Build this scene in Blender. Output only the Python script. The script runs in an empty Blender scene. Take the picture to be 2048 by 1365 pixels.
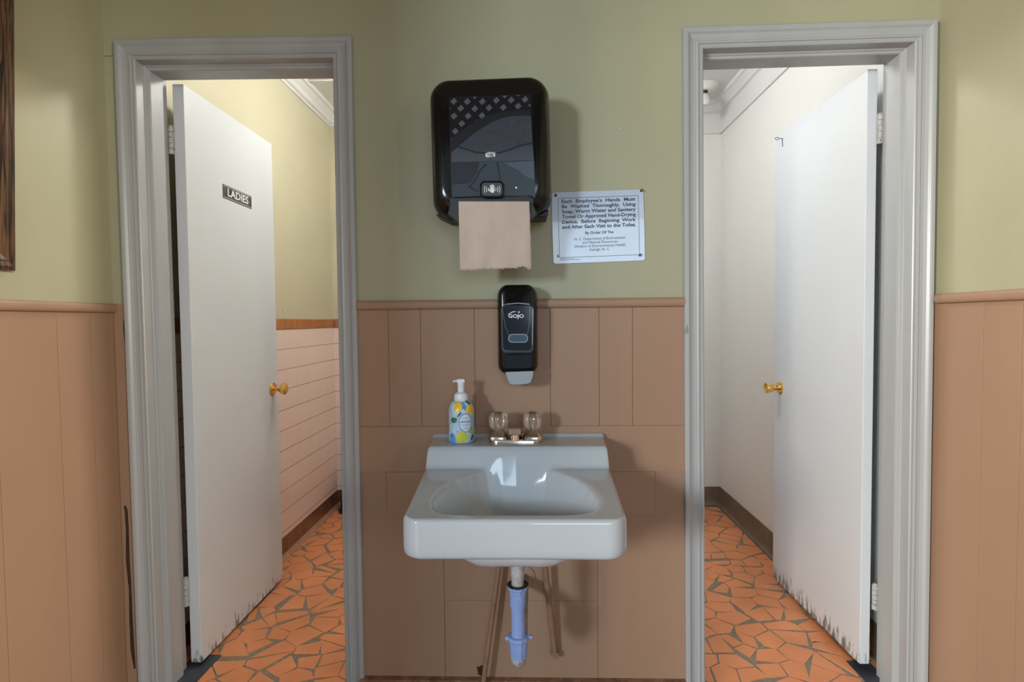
import bpy, bmesh, math, random
from mathutils import Vector, Matrix
random.seed(7)
S = bpy.context.scene
C = S.collection

# ---------------------------------------------------------------- camera
F = 1100.0; CX, CY = 1024.0, 682.5
YAW, PITCH, ROLL = math.radians(1.854), math.radians(-2.135), math.radians(-.593)
EYE = Vector((0, -1.75, 1.235))
def basis():
    cy, sy, cp, sp, cr, sr = math.cos(YAW), math.sin(YAW), math.cos(PITCH), math.sin(PITCH), math.cos(ROLL), math.sin(ROLL)
    M = Matrix(((cy, -sy, 0), (sy, cy, 0), (0, 0, 1))) @ Matrix(((1, 0, 0), (0, cp, -sp), (0, sp, cp)))
    r, f, u = M @ Vector((1, 0, 0)), M @ Vector((0, 1, 0)), M @ Vector((0, 0, 1))
    return cr * r + sr * u, f, cr * u - sr * r
RT, FW, UP = basis()
cd = bpy.data.cameras.new('camera'); cam = bpy.data.objects.new('camera', cd); C.objects.link(cam)
cd.sensor_fit = 'HORIZONTAL'; cd.sensor_width = 36; cd.lens = F / 2048 * 36; cd.clip_start = .02
cam.matrix_world = Matrix(((RT.x, UP.x, -FW.x, EYE.x), (RT.y, UP.y, -FW.y, EYE.y), (RT.z, UP.z, -FW.z, EYE.z), (0, 0, 0, 1)))
S.camera = cam
def ray(px, py): return RT * ((px - CX) / F) + UP * (-(py - CY) / F) + FW
def bp(px, py, Y=0.0):      # point seen at a pixel on the plane y=Y
    d = ray(px, py); return EYE + d * ((Y - EYE.y) / d.y)
def bpx(px, py, X):
    d = ray(px, py); return EYE + d * ((X - EYE.x) / d.x)
def bpz(px, py, Z):
    d = ray(px, py); return EYE + d * ((Z - EYE.z) / d.z)

# ---------------------------------------------------------------- world, lights, exposure
S.view_settings.view_transform = 'Standard'; S.view_settings.look = 'None'
S.view_settings.gamma = 1; S.view_settings.exposure = 0.0
S.view_settings.use_curve_mapping = False
W = bpy.data.worlds.new('world'); S.world = W; W.use_nodes = True
bg = W.node_tree.nodes['Background']; bg.inputs[0].default_value = (.86, .93, 1.0, 1); bg.inputs[1].default_value = .45
def area(name, loc, target, sx, sy, power, col, spread=180):
    l = bpy.data.lights.new(name, 'AREA'); l.shape = 'RECTANGLE'; l.size = sx; l.size_y = sy
    l.energy = power; l.color = col; l.spread = math.radians(spread)
    o = bpy.data.objects.new(name, l); C.objects.link(o); o.location = loc
    o.rotation_euler = (Vector(target) - Vector(loc)).to_track_quat('-Z', 'Y').to_euler()
    return o
area('window_light', (-5.2, -5, 2.72), (1.3, -.4, 1.2), .18, .22, 150, (1, .92, .78))
area('window_light', (5.2, -5, 2.87), (-1.3, -.4, 1.2), .18, .22, 285, (1, .94, .80))
area('window_light', (-4.2, -5.1, 1.9), (1.2, -.4, 1.1), 1.0, 1.5, 375, (1, .88, .70))
area('window_light', (4.2, -5.1, 1.9), (-1.2, -.4, 1.1), 1.0, 1.5, 190, (1, .88, .68))
area('window_light', (-2.95, -5, 1.95), (0, 0, 1.1), .5, .7, 150, (.76, .91, 1.0))
area('window_light', (.9, -6, 1.9), (0, 0, 1.1), 1.8, 1.4, 56, (.66, .84, 1.0))

# ---------------------------------------------------------------- materials
def mat(name, col, rough=.5, metal=0, noise=0.0, nscale=6, bump=0.0, bscale=40, stretch=(1, 1, 1), coat=0, trans=0, ior=1.5, emit=None, es=0, dark=None, dscale=8, dth=.62, spec=.5):
    m = bpy.data.materials.new(name); m.use_nodes = True; nt = m.node_tree; N = nt.nodes; L = nt.links
    b = N['Principled BSDF']
    b.inputs['Base Color'].default_value = (*col, 1); b.inputs['Roughness'].default_value = rough
    b.inputs['Metallic'].default_value = metal; b.inputs['Coat Weight'].default_value = coat
    b.inputs['Transmission Weight'].default_value = trans; b.inputs['IOR'].default_value = ior
    b.inputs['Specular IOR Level'].default_value = spec
    if emit: b.inputs['Emission Color'].default_value = (*emit, 1); b.inputs['Emission Strength'].default_value = es
    tc = N.new('ShaderNodeTexCoord'); mp = N.new('ShaderNodeMapping'); mp.inputs['Scale'].default_value = stretch
    L.new(tc.outputs['Object'], mp.inputs['Vector'])
    if noise or dark:
        n = N.new('ShaderNodeTexNoise'); n.inputs['Scale'].default_value = nscale; n.inputs['Detail'].default_value = 5
        L.new(mp.outputs[0], n.inputs['Vector'])
        r = N.new('ShaderNodeMapRange'); r.inputs['From Min'].default_value = .3; r.inputs['From Max'].default_value = .7
        r.inputs['To Min'].default_value = 1 - noise; r.inputs['To Max'].default_value = 1 + noise
        L.new(n.outputs['Fac'], r.inputs['Value'])
        v = N.new('ShaderNodeVectorMath'); v.operation = 'SCALE'; v.inputs[0].default_value = col
        L.new(r.outputs[0], v.inputs['Scale']); out = v.outputs[0]
        if dark:
            n2 = N.new('ShaderNodeTexNoise'); n2.inputs['Scale'].default_value = dscale; n2.inputs['Detail'].default_value = 8; n2.inputs['Roughness'].default_value = .65
            L.new(mp.outputs[0], n2.inputs['Vector'])
            r2 = N.new('ShaderNodeMapRange'); r2.inputs['From Min'].default_value = dth; r2.inputs['From Max'].default_value = dth + .05
            L.new(n2.outputs['Fac'], r2.inputs['Value'])
            mx = N.new('ShaderNodeMix'); mx.data_type = 'RGBA'; L.new(r2.outputs[0], mx.inputs[0])
            L.new(out, mx.inputs[6]); mx.inputs[7].default_value = (*dark, 1); out = mx.outputs[2]
        L.new(out, b.inputs['Base Color'])
    if bump:
        n3 = N.new('ShaderNodeTexNoise'); n3.inputs['Scale'].default_value = bscale; n3.inputs['Detail'].default_value = 4
        L.new(mp.outputs[0], n3.inputs['Vector'])
        bm_ = N.new('ShaderNodeBump'); bm_.inputs['Strength'].default_value = bump; bm_.inputs['Distance'].default_value = .004
        L.new(n3.outputs['Fac'], bm_.inputs['Height']); L.new(bm_.outputs[0], b.inputs['Normal'])
    return m
GREEN = mat('green_paint', (.37, .357, .24), .42, spec=.35, noise=.07, nscale=2.5, bump=.25, bscale=14, stretch=(1, 1, .5))
BROWN = mat('brown_paint', (.335, .205, .135), .42, spec=.3, noise=.08, nscale=3, bump=.22, bscale=16, stretch=(1, 1, .25))
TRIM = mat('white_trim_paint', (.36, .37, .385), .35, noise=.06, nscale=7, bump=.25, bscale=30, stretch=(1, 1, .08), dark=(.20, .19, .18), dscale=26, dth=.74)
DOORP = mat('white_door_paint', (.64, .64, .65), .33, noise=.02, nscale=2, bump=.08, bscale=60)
OFFW = mat('off_white_paint', (.82, .82, .80), .45, noise=.03, nscale=2, bump=.06, bscale=30, stretch=(1, 1, .3))
CEILW = mat('ceiling_paint', (.72, .72, .72), .5, noise=.02)
CREAM = mat('cream_paint', (.55, .51, .365), .42, noise=.04, nscale=2, bump=.08, bscale=30)
PORC = mat('porcelain', (.40, .435, .48), .10, coat=.5, noise=.02, nscale=5)
PORCD = mat('porcelain_dirty', (.55, .58, .62), .3, noise=.1, nscale=14, dark=(.2, .18, .17), dscale=20, dth=.66)
CHROME = mat('aged_chrome', (.50, .42, .36), .2, metal=1, noise=.12, nscale=30)
STEEL = mat('bright_chrome', (.8, .8, .8), .12, metal=1)
ACRYL = mat('clear_acrylic', (.93, .86, .78), .05, trans=.92, ior=1.46)
BRASS = mat('polished_brass', (.85, .55, .17), .14, metal=1)
BLACK = mat('black_plastic', (.004, .004, .004), .14, spec=.35)
BLACKM = mat('black_matt', (.01, .01, .01), .5)
SLATE = mat('smoky_panel', (.045, .05, .066), .18, noise=.12, nscale=60, coat=.5)
SLATE2 = mat('smoky_panel_low', (.030, .042, .058), .12, noise=.1, nscale=8, coat=.6)
SLATE3 = mat('smoky_panel_pale', (.060, .085, .115), .15, coat=.6)
DIAM = mat('lattice_grey', (.085, .088, .105), .2, coat=.5)
BANDM = mat('dark_band', (.012, .014, .019), .2, coat=.5)
LINEM = mat('panel_line', (.008, .010, .014), .25)
WHITEP = mat('white_print', (.75, .77, .8), .4)
PAPER = mat('kraft_towel', (.54, .42, .35), .8, noise=.07, nscale=22, bump=.5, bscale=35, stretch=(1, 1, .5))
SIGNM = mat('laminated_card', (.45, .52, .65), .22, coat=.5, noise=.05, nscale=15, bump=.1, bscale=25)
INK = mat('blue_black_ink', (.035, .055, .085), .4)
GREYP = mat('grey_lever', (.30, .33, .38), .35)
BLUEW = mat('blue_window', (.03, .075, .12), .1, coat=.6)
RIMM = mat('bevel_grey', (.30, .36, .44), .2)
PUMPW = mat('white_pump', (.70, .72, .76), .3)
BOTTLE = mat('bottle_pale_blue', (.42, .55, .72), .25, noise=.2, nscale=60, dark=(.08, .2, .42), dscale=110, dth=.6)
BBLUE = mat('bottle_blue', (.10, .28, .58), .25, noise=.25, nscale=80)
LEMON = mat('lemon_yellow', (.80, .50, .04), .3, noise=.15, nscale=60)
LEMONG = mat('lemon_green', (.50, .52, .06), .3, noise=.2, nscale=60)
LEAF = mat('leaf_green', (.02, .16, .08), .35, noise=.3, nscale=90)
OVALM = mat('label_oval', (.58, .67, .80), .3)
PVC = mat('blue_lit_pvc', (.24, .33, .62), .28, noise=.1, nscale=20, dark=(.45, .42, .40), dscale=30, dth=.66)  # white pipe; the blue light it reflects is put into its colour
PVCD = mat('stained_pvc', (.42, .40, .42), .4, noise=.25, nscale=60, dark=(.16, .09, .07), dscale=50, dth=.58)
PIPEW = mat('painted_tailpiece', (.42, .40, .40), .4, noise=.2, nscale=50, dark=(.12, .07, .05), dscale=45, dth=.62)
RUSTGAP = mat('rust_and_gap_shade', (.035, .018, .012), .8, noise=.4, nscale=60)  # rusty washer; also the shade inside the cracks and the pipe hole
BASEB = mat('brown_cove_base', (.155, .115, .085), .4, noise=.2, nscale=12)
TILEO = mat('orange_trim_tile', (.40, .155, .055), .15, noise=.15, nscale=9)
TILEB = mat('brown_base_tile', (.155, .065, .04), .18, noise=.15, nscale=9)
TERRA = mat('terracotta', (.72, .27, .11), .34, noise=.14, nscale=4, dark=(.62, .40, .27), dscale=70, dth=.72)
GROUT = mat('grey_grout', (.25, .21, .16), .85, noise=.25, nscale=70, bump=.5, bscale=160)
SLATEF = mat('slate_blue_floor', (.045, .05, .065), .4, noise=.5, nscale=12)
LEDM = mat('amber_led', (1, .5, .15), .4, emit=(1, .55, .2), es=4)
BULB = mat('lamp_glass', (1, 1, 1), .4, emit=(1, 1, .99), es=82)
BULBW = mat('lamp_glass_warm', (1, 1, 1), .4, emit=(1, .98, .92), es=92)
BRONZE = mat('brown_pin', (.09, .045, .03), .35)
GPIN = mat('green_pin', (.01, .16, .09), .3)
CPIN = mat('clear_pin', (.45, .44, .42), .2)
ANCH = mat('white_plug', (.7, .7, .62), .5)
CANVAS = mat('ochre_canvas', (.30, .17, .03), .6, noise=.5, nscale=8)
BINM = mat('black_bin', (.012, .009, .008), .35)
FLOORD = mat('alcove_floor', (.14, .09, .065), .5, noise=.3, nscale=5)

def wood_mat():
    m = bpy.data.materials.new('dark_grained_wood'); m.use_nodes = True; N = m.node_tree.nodes; L = m.node_tree.links; b = N['Principled BSDF']
    tc = N.new('ShaderNodeTexCoord'); mp = N.new('ShaderNodeMapping'); mp.inputs['Scale'].default_value = (1, 1, .05)
    w = N.new('ShaderNodeTexNoise'); w.inputs['Scale'].default_value = 120; w.inputs['Detail'].default_value = 6; w.inputs['Distortion'].default_value = 1.5
    cr = N.new('ShaderNodeValToRGB'); cr.color_ramp.elements[0].position = .38; cr.color_ramp.elements[1].position = .62
    cr.color_ramp.elements[0].color = (.012, .008, .006, 1); cr.color_ramp.elements[1].color = (.13, .065, .03, 1)
    L.new(tc.outputs['Object'], mp.inputs[0]); L.new(mp.outputs[0], w.inputs['Vector']); L.new(w.outputs['Fac'], cr.inputs[0]); L.new(cr.outputs[0], b.inputs['Base Color'])
    b.inputs['Roughness'].default_value = .35
    return m
WOOD = wood_mat()

def tile_mat():
    m = bpy.data.materials.new('pink_wall_tile'); m.use_nodes = True; N = m.node_tree.nodes; L = m.node_tree.links; b = N['Principled BSDF']
    tc = N.new('ShaderNodeTexCoord'); sp = N.new('ShaderNodeSeparateXYZ'); L.new(tc.outputs['Object'], sp.inputs[0])
    ad = N.new('ShaderNodeMath'); ad.operation = 'ADD'; L.new(sp.outputs[0], ad.inputs[0]); L.new(sp.outputs[1], ad.inputs[1])
    cb = N.new('ShaderNodeCombineXYZ'); L.new(ad.outputs[0], cb.inputs[0]); L.new(sp.outputs[2], cb.inputs[1])
    mp = N.new('ShaderNodeMapping'); mp.inputs['Location'].default_value = (0.03, -TILE_Z0, 0); L.new(cb.outputs[0], mp.inputs[0])
    s2 = N.new('ShaderNodeSeparateXYZ'); L.new(mp.outputs[0], s2.inputs[0])
    def joint(sock, period, w):
        d = N.new('ShaderNodeMath'); d.operation = 'DIVIDE'; L.new(sock, d.inputs[0]); d.inputs[1].default_value = period
        fr = N.new('ShaderNodeMath'); fr.operation = 'FRACT'; L.new(d.outputs[0], fr.inputs[0])
        pp = N.new('ShaderNodeMath'); pp.operation = 'PINGPONG'; L.new(fr.outputs[0], pp.inputs[0]); pp.inputs[1].default_value = .5
        r_ = N.new('ShaderNodeMapRange'); L.new(pp.outputs[0], r_.inputs['Value']); r_.inputs['From Min'].default_value = w * .4 / period; r_.inputs['From Max'].default_value = w / period
        r_.inputs['To Min'].default_value = 1; r_.inputs['To Max'].default_value = 0; return r_.outputs[0]
    h = joint(s2.outputs[1], TILE_H, .0022); v = joint(s2.outputs[0], .152, .0016)
    vv = N.new('ShaderNodeMath'); vv.operation = 'MULTIPLY'; L.new(v, vv.inputs[0]); vv.inputs[1].default_value = .22
    jm = N.new('ShaderNodeMath'); jm.operation = 'MAXIMUM'; L.new(h, jm.inputs[0]); L.new(vv.outputs[0], jm.inputs[1])
    mx = N.new('ShaderNodeMix'); mx.data_type = 'RGBA'; L.new(jm.outputs[0], mx.inputs[0]); mx.inputs[6].default_value = (.85, .67, .59, 1); mx.inputs[7].default_value = (.33, .20, .15, 1)
    L.new(mx.outputs[2], b.inputs['Base Color']); b.inputs['Roughness'].default_value = .14
    bu = N.new('ShaderNodeBump'); bu.inputs['Distance'].default_value = .002; bu.inputs['Strength'].default_value = .4; bu.invert = True
    L.new(jm.outputs[0], bu.inputs['Height']); L.new(bu.outputs[0], b.inputs['Normal'])
    return m

def wear_mat(name, col, z0, edge=None, chip=(.13, .14, .13), side=1):
    """white paint, scuffed and chipped towards a worn bottom edge (real dirt marks)"""
    m = mat(name, col, .33, noise=.02, nscale=2, bump=.1, bscale=45)
    N = m.node_tree.nodes; L = m.node_tree.links; b = N['Principled BSDF']; src = b.inputs['Base Color'].links[0].from_socket
    tc = N.new('ShaderNodeTexCoord'); sp = N.new('ShaderNodeSeparateXYZ'); L.new(tc.outputs['Object'], sp.inputs[0])
    mp = N.new('ShaderNodeMapping'); mp.inputs['Scale'].default_value = (1, 1, .22); L.new(tc.outputs['Object'], mp.inputs[0])
    n = N.new('ShaderNodeTexNoise'); n.inputs['Scale'].default_value = 55; n.inputs['Detail'].default_value = 8; n.inputs['Roughness'].default_value = .7; L.new(mp.outputs[0], n.inputs['Vector'])
    r = N.new('ShaderNodeMapRange'); L.new(sp.outputs[2], r.inputs['Value']); r.inputs['From Min'].default_value = z0; r.inputs['From Max'].default_value = z0 + .16
    r.inputs['To Min'].default_value = .43; r.inputs['To Max'].default_value = .78
    s = N.new('ShaderNodeMath'); s.operation = 'SUBTRACT'; L.new(n.outputs['Fac'], s.inputs[0]); L.new(r.outputs[0], s.inputs[1])
    r2 = N.new('ShaderNodeMapRange'); L.new(s.outputs[0], r2.inputs['Value']); r2.inputs['From Min'].default_value = 0; r2.inputs['From Max'].default_value = .10
    mx = N.new('ShaderNodeMix'); mx.data_type = 'RGBA'; L.new(r2.outputs[0], mx.inputs[0]); L.new(src, mx.inputs[6]); mx.inputs[7].default_value = (*chip, 1)
    L.new(mx.outputs[2], b.inputs['Base Color'])
    return m
DOOR1M = wear_mat('worn_door_paint', (.62, .65, .69), 0.0)
DOOR2M = wear_mat('worn_door_paint_scuffed', (.62, .65, .69), 0.03)
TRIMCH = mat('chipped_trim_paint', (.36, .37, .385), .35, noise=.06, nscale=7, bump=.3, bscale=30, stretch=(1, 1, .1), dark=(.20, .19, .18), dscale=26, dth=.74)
def chips(m):
    N = m.node_tree.nodes; L = m.node_tree.links; b = N['Principled BSDF']; src = b.inputs['Base Color'].links[0].from_socket
    tc = N.new('ShaderNodeTexCoord'); n = N.new('ShaderNodeTexNoise'); mp = N.new('ShaderNodeMapping'); mp.inputs['Scale'].default_value = (1, 1, .3)
    L.new(tc.outputs['Object'], mp.inputs[0]); L.new(mp.outputs[0], n.inputs['Vector']); n.inputs['Scale'].default_value = 60; n.inputs['Detail'].default_value = 6
    g = N.new('ShaderNodeVectorMath'); g.operation = 'DISTANCE'; p = bp(1373, 665, -.02); g.inputs[1].default_value = (p.x, p.y, p.z * .25)
    mp2 = N.new('ShaderNodeMapping'); mp2.inputs['Scale'].default_value = (1, 1, .25); L.new(tc.outputs['Object'], mp2.inputs[0]); L.new(mp2.outputs[0], g.inputs[0])
    r = N.new('ShaderNodeMapRange'); L.new(g.outputs['Value'], r.inputs['Value']); r.inputs['From Min'].default_value = .0; r.inputs['From Max'].default_value = .04
    r.inputs['To Min'].default_value = .48; r.inputs['To Max'].default_value = .95
    s = N.new('ShaderNodeMath'); s.operation = 'GREATER_THAN'; L.new(n.outputs['Fac'], s.inputs[0]); L.new(r.outputs[0], s.inputs[1])
    mx = N.new('ShaderNodeMix'); mx.data_type = 'RGBA'; L.new(s.outputs[0], mx.inputs[0]); L.new(src, mx.inputs[6]); mx.inputs[7].default_value = (.20, .25, .19, 1)
    L.new(mx.outputs[2], b.inputs['Base Color'])
chips(TRIMCH)

# ---------------------------------------------------------------- mesh helpers
def obj(name, bm, m, parent=None, smooth=False, origin=None, bevel=0, seg=2, angle=40):
    ms = m if isinstance(m, (list, tuple)) else [m]
    if origin is not None: bmesh.ops.translate(bm, verts=bm.verts, vec=-Vector(origin))
    me = bpy.data.meshes.new(name); bmesh.ops.recalc_face_normals(bm, faces=bm.faces); bm.to_mesh(me); bm.free()
    for x in ms: me.materials.append(x)
    if smooth:
        for p in me.polygons: p.use_smooth = True
        try: me.set_sharp_from_angle(angle=math.radians(angle))
        except Exception: pass
    o = bpy.data.objects.new(name, me); C.objects.link(o)
    loc = Vector(origin) if origin is not None else Vector((0, 0, 0))
    if parent:
        o.parent = parent; o.location = loc - Vector(parent.get('base', (0, 0, 0)))
        o['base'] = tuple(loc)
    else: o.location = loc; o['base'] = tuple(loc)
    if bevel:
        md = o.modifiers.new('bevel', 'BEVEL'); md.width = bevel; md.segments = seg; md.limit_method = 'ANGLE'; md.angle_limit = math.radians(35)
    return o
def thing(name, label, cat, base, group=None):
    o = bpy.data.objects.new(name, None); C.objects.link(o); o.location = base; o['base'] = tuple(base); o.empty_display_size = .05
    o['label'] = label; o['category'] = cat
    if group: o['group'] = group
    return o
def tag(o, label, cat, group=None):
    o['label'] = label; o['category'] = cat
    if group: o['group'] = group
    return o
def struct(o): o['kind'] = 'structure'; return o
def box(bm, x0, x1, y0, y1, z0, z1, mi=0):
    v = [bm.verts.new((x, y, z)) for z in (z0, z1) for y in (y0, y1) for x in (x0, x1)]
    for f in ((0, 1, 3, 2), (4, 5, 7, 6), (0, 1, 5, 4), (2, 3, 7, 6), (0, 2, 6, 4), (1, 3, 7, 5)):
        bm.faces.new([v[i] for i in f]).material_index = mi
def hexa(bm, p, mi=0):   # p: 8 points, bottom ring (4) then top ring (4)
    v = [bm.verts.new(q) for q in p]
    for f in ((0, 1, 2, 3), (7, 6, 5, 4), (0, 1, 5, 4), (1, 2, 6, 5), (2, 3, 7, 6), (3, 0, 4, 7)):
        bm.faces.new([v[i] for i in f]).material_index = mi
def loft(bm, rings, cap0=True, cap1=True, mi=0, closed=True):
    vs = [[bm.verts.new(p) for p in r] for r in rings]; n = len(vs[0])
    for a, b in zip(vs, vs[1:]):
        for i in range(n if closed else n - 1):
            j = (i + 1) % n; bm.faces.new((a[i], a[j], b[j], b[i])).material_index = mi
    if cap0: bm.faces.new(vs[0][::-1]).material_index = mi
    if cap1: bm.faces.new(vs[-1]).material_index = mi
    return vs
def lathe(bm, prof, c, axis='Z', n=32, mi=0, ribs=0, rd=0):
    rings = []
    for r, h in prof:
        ring = []
        for i in range(n):
            t = 2 * math.pi * i / n; rr = r * (1 - rd * (.5 + .5 * math.cos(ribs * t))) if ribs else r
            a, b = rr * math.cos(t), rr * math.sin(t)
            p = {'Z': (a, b, h), 'Y': (a, h, b), 'X': (h, a, b)}[axis]
            ring.append((c[0] + p[0], c[1] + p[1], c[2] + p[2]))
        rings.append(ring)
    loft(bm, rings, mi=mi)
def tube(bm, pts, r, n=16, mi=0, rs=None):
    pts = [Vector(p) for p in pts]; rings = []; up = None
    for i, p in enumerate(pts):
        d = (pts[min(i + 1, len(pts) - 1)] - pts[max(i - 1, 0)]).normalized()
        if up is None: up = d.orthogonal().normalized()
        up = (up - d * up.dot(d)).normalized(); s = d.cross(up); R_ = rs[i] if rs else r
        rings.append([p + (up * math.cos(2 * math.pi * k / n) + s * math.sin(2 * math.pi * k / n)) * R_ for k in range(n)])
    loft(bm, rings, mi=mi)
def rrect(w, h, r, n=6):
    pts = []
    for cx, cz, a0 in ((w / 2 - r, h / 2 - r, 0), (-w / 2 + r, h / 2 - r, 90), (-w / 2 + r, -h / 2 + r, 180), (w / 2 - r, -h / 2 + r, 270)):
        for k in range(n + 1):
            a = math.radians(a0 + 90 * k / n); pts.append((cx + r * math.cos(a), cz + r * math.sin(a)))
    return pts
def poly(bm, pts, mi=0):
    f = bm.faces.new([bm.verts.new(p) for p in pts]); f.material_index = mi; return f
def slab(bm, pts, t, mi=0, n=Vector((0, -1, 0))):   # polygon with thickness t along n
    loft(bm, [[Vector(p) for p in pts], [Vector(p) + n * t for p in pts]], mi=mi)
def U(bm, path, prof, mi=0):
    """sweep profile (a outward from the opening, y) along the U path: bottom-left, top-left, top-right, bottom-right (x,z)"""
    (ax, az), (bx, bz), (cx, cz), (dx, dz) = path
    rings = [[(ax - a, y, az) for a, y in prof], [(bx - a, y, bz + a) for a, y in prof], [(cx + a, y, cz + a) for a, y in prof], [(dx + a, y, dz) for a, y in prof]]
    loft(bm, rings, mi=mi)

def text_bm(bm, s, fx, x0, x1, zb, cap, bold=0.0, mi=0, squeeze=True, t=.0003, xscale=None, center=None):
    """set s between x0..x1 (local), baseline zb, cap height cap; fx maps (x,z) local -> world point"""
    cu = bpy.data.curves.new('t', 'FONT'); cu.body = s; cu.size = 1; cu.resolution_u = 3; cu.offset = bold; cu.space_word = 1.0
    o = bpy.data.objects.new('t', cu); C.objects.link(o); bpy.context.view_layer.update()
    me = bpy.data.meshes.new_from_object(o.evaluated_get(bpy.context.evaluated_depsgraph_get()))
    xs = [v.co.x for v in me.vertices]; lo, hi = min(xs), max(xs); k = cap / .70
    if x1 is None: x1 = x0 + (hi - lo) * k * (xscale or 1)
    if center is not None: w = x1 - x0; x0 = center - w / 2; x1 = x0 + w
    q = (x1 - x0) / (hi - lo)
    vs = [bm.verts.new(fx(x0 + (v.co.x - lo) * q, zb + v.co.y * k)) for v in me.vertices]
    for p in me.polygons:
        try: bm.faces.new([vs[i] for i in p.vertices]).material_index = mi
        except ValueError: pass
    bpy.data.objects.remove(o); bpy.data.curves.remove(cu); bpy.data.meshes.remove(me)

# ---------------------------------------------------------------- the building shell
XL = bp(226, 600).x           # left wall of the alcove
XR = bp(1875, 600, -.012).x   # right wall of the alcove
YO = -1.95                    # the alcove opens to the big room behind the camera
WT = .125                     # back wall thickness
YB = bp(0, 0).y + 1.87        # far wall of both washrooms
XW1 = bp(670, 820, YB).x      # ladies' side wall
XW2 = bp(1441, 760, YB).x     # men's side wall
ZRAIL0, ZRAIL1 = bp(1040, 617).z, bp(1040, 599).z
ZC = 2.62
def pt(p): return (p.x, p.z)
def low(a, b):               # carry the line a-b down to the floor
    a, b = Vector(a), Vector(b); t = (0 - a[1]) / (b[1] - a[1]); return tuple(a + (b - a) * t)
L1 = pt(bp(275, 123)); L0 = low(L1, pt(bp(320, 1340)))
L2 = pt(bp(664.8, 114, -.014)); L3 = low(L2, pt(bp(691, 1350, -.014)))
R1 = pt(bp(1407, 96, -.014)); R0 = low(R1, pt(bp(1410.5, 1365, -.014)))
R2 = pt(bp(1825, 87)); R3 = low(R2, pt(bp(1808, 1350)))
PATH1, PATH2 = (L0, L1, L2, L3), (R0, R1, R2, R3)

bm = bmesh.new()
def wall_piece(bm, a, b, c, d):   # quad a,b,c,d (x,z) extruded through the wall, 2 mm clear of the jambs
    hexa(bm, [(a[0], 0, a[1]), (b[0], 0, b[1]), (b[0], WT, b[1]), (a[0], WT, a[1]), (d[0], 0, d[1]), (c[0], 0, c[1]), (c[0], WT, c[1]), (d[0], WT, d[1])])
J = .020
zt = 2.62
wall_piece(bm, (XL - .1, 0), (L0[0] - J, 0), (L1[0] - J, L1[1] + J), (XL - .1, L1[1] + J))
wall_piece(bm, (L3[0] + J, 0), (R0[0] - J, 0), (R1[0] - J, R1[1] + J), (L2[0] + J, L2[1] + J))
wall_piece(bm, (R3[0] + J, 0), (XR + .1, 0), (XR + .1, R2[1] + J), (R2[0] + J, R2[1] + J))
wall_piece(bm, (XL - .1, L1[1] + J), (L2[0] + J, L2[1] + J), (L2[0] + J, zt), (XL - .1, zt))
wall_piece(bm, (L2[0] + J, L2[1] + J), (R1[0] - J, R1[1] + J), (R1[0] - J, zt), (L2[0] + J, zt))
wall_piece(bm, (R1[0] - J, R1[1] + J), (XR + .1, R2[1] + J), (XR + .1, zt), (R1[0] - J, zt))
struct(obj('wall_back', bm, GREEN))
bm = bmesh.new(); box(bm, XL - .1, XL, YO, 0, 0, zt); struct(obj('wall_left', bm, GREEN))
bm = bmesh.new(); box(bm, XR, XR + .1, YO, 0, 0, zt); struct(obj('wall_right', bm, GREEN))
bm = bmesh.new(); box(bm, XL - .1, XR + .1, YO - .1, YO, 2.25, zt); box(bm, XL - 1.6, XL - .0, YO - .1, YO, 0, zt); box(bm, XR, XR + 1.6, YO - .1, YO, 0, zt)
struct(obj('wall_front', bm, GREEN))
bm = bmesh.new(); box(bm, XL - .1, XR + .1, YO, 0, zt, zt + .05); struct(obj('ceiling', bm, CEILW))
bm = bmesh.new(); box(bm, -7, 7, -6.5, 0.02, -.05, 0); struct(obj('floor', bm, FLOORD))
# thresholds: strip across each opening, dark slate-blue patch at the hinge side
for k, (a, b) in enumerate(((L0[0], L3[0]), (R0[0], R3[0]))):
    bm = bmesh.new(); q = (a - .018, a + .085) if k == 0 else (b - .06, b + .018); box(bm, q[0], q[1], 0.001, WT + .09, -.05, .003); box(bm, a - .018, b + .018, .001, .052, -.05, .0028); struct(obj('trim_%d' % (11 + k), bm, SLATEF))

# chair rails (trim)
def rail_prof(n=8):
    h = ZRAIL1 - ZRAIL0; pr = [(0, 0)]
    for k in range(n + 1):
        a = -math.pi / 2 + math.pi * k / n; pr.append((.014 + h / 2 * .55 * math.cos(a) , h / 2 + h / 2 * math.sin(a)))
    pr.append((0, h)); return pr
rp = rail_prof()
bm = bmesh.new(); a = bp(714, 620, -.02); b = bp(1366, 614, -.02)
loft(bm, [[(x, -o_, ZRAIL0 + h_) for o_, h_ in rp] for x in (L3[0] + .064 + (L2[0] - L3[0]) * .45, R0[0] - .0645)])
struct(obj('trim_1', bm, BROWN, smooth=True))
zl0 = bpx(150, 606.8, XL + .02).z; dzl = zl0 - ZRAIL0
bm = bmesh.new(); loft(bm, [[(XL + o_, y, ZRAIL0 + h_) for o_, h_ in rp] for y in (YO, -.001)]); struct(obj('trim_2', bm, BROWN, smooth=True))
bm = bmesh.new(); loft(bm, [[(XR - o_, y, ZRAIL0 + h_) for o_, h_ in rp] for y in (YO, -.027)]); struct(obj('trim_3', bm, BROWN, smooth=True))

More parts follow.
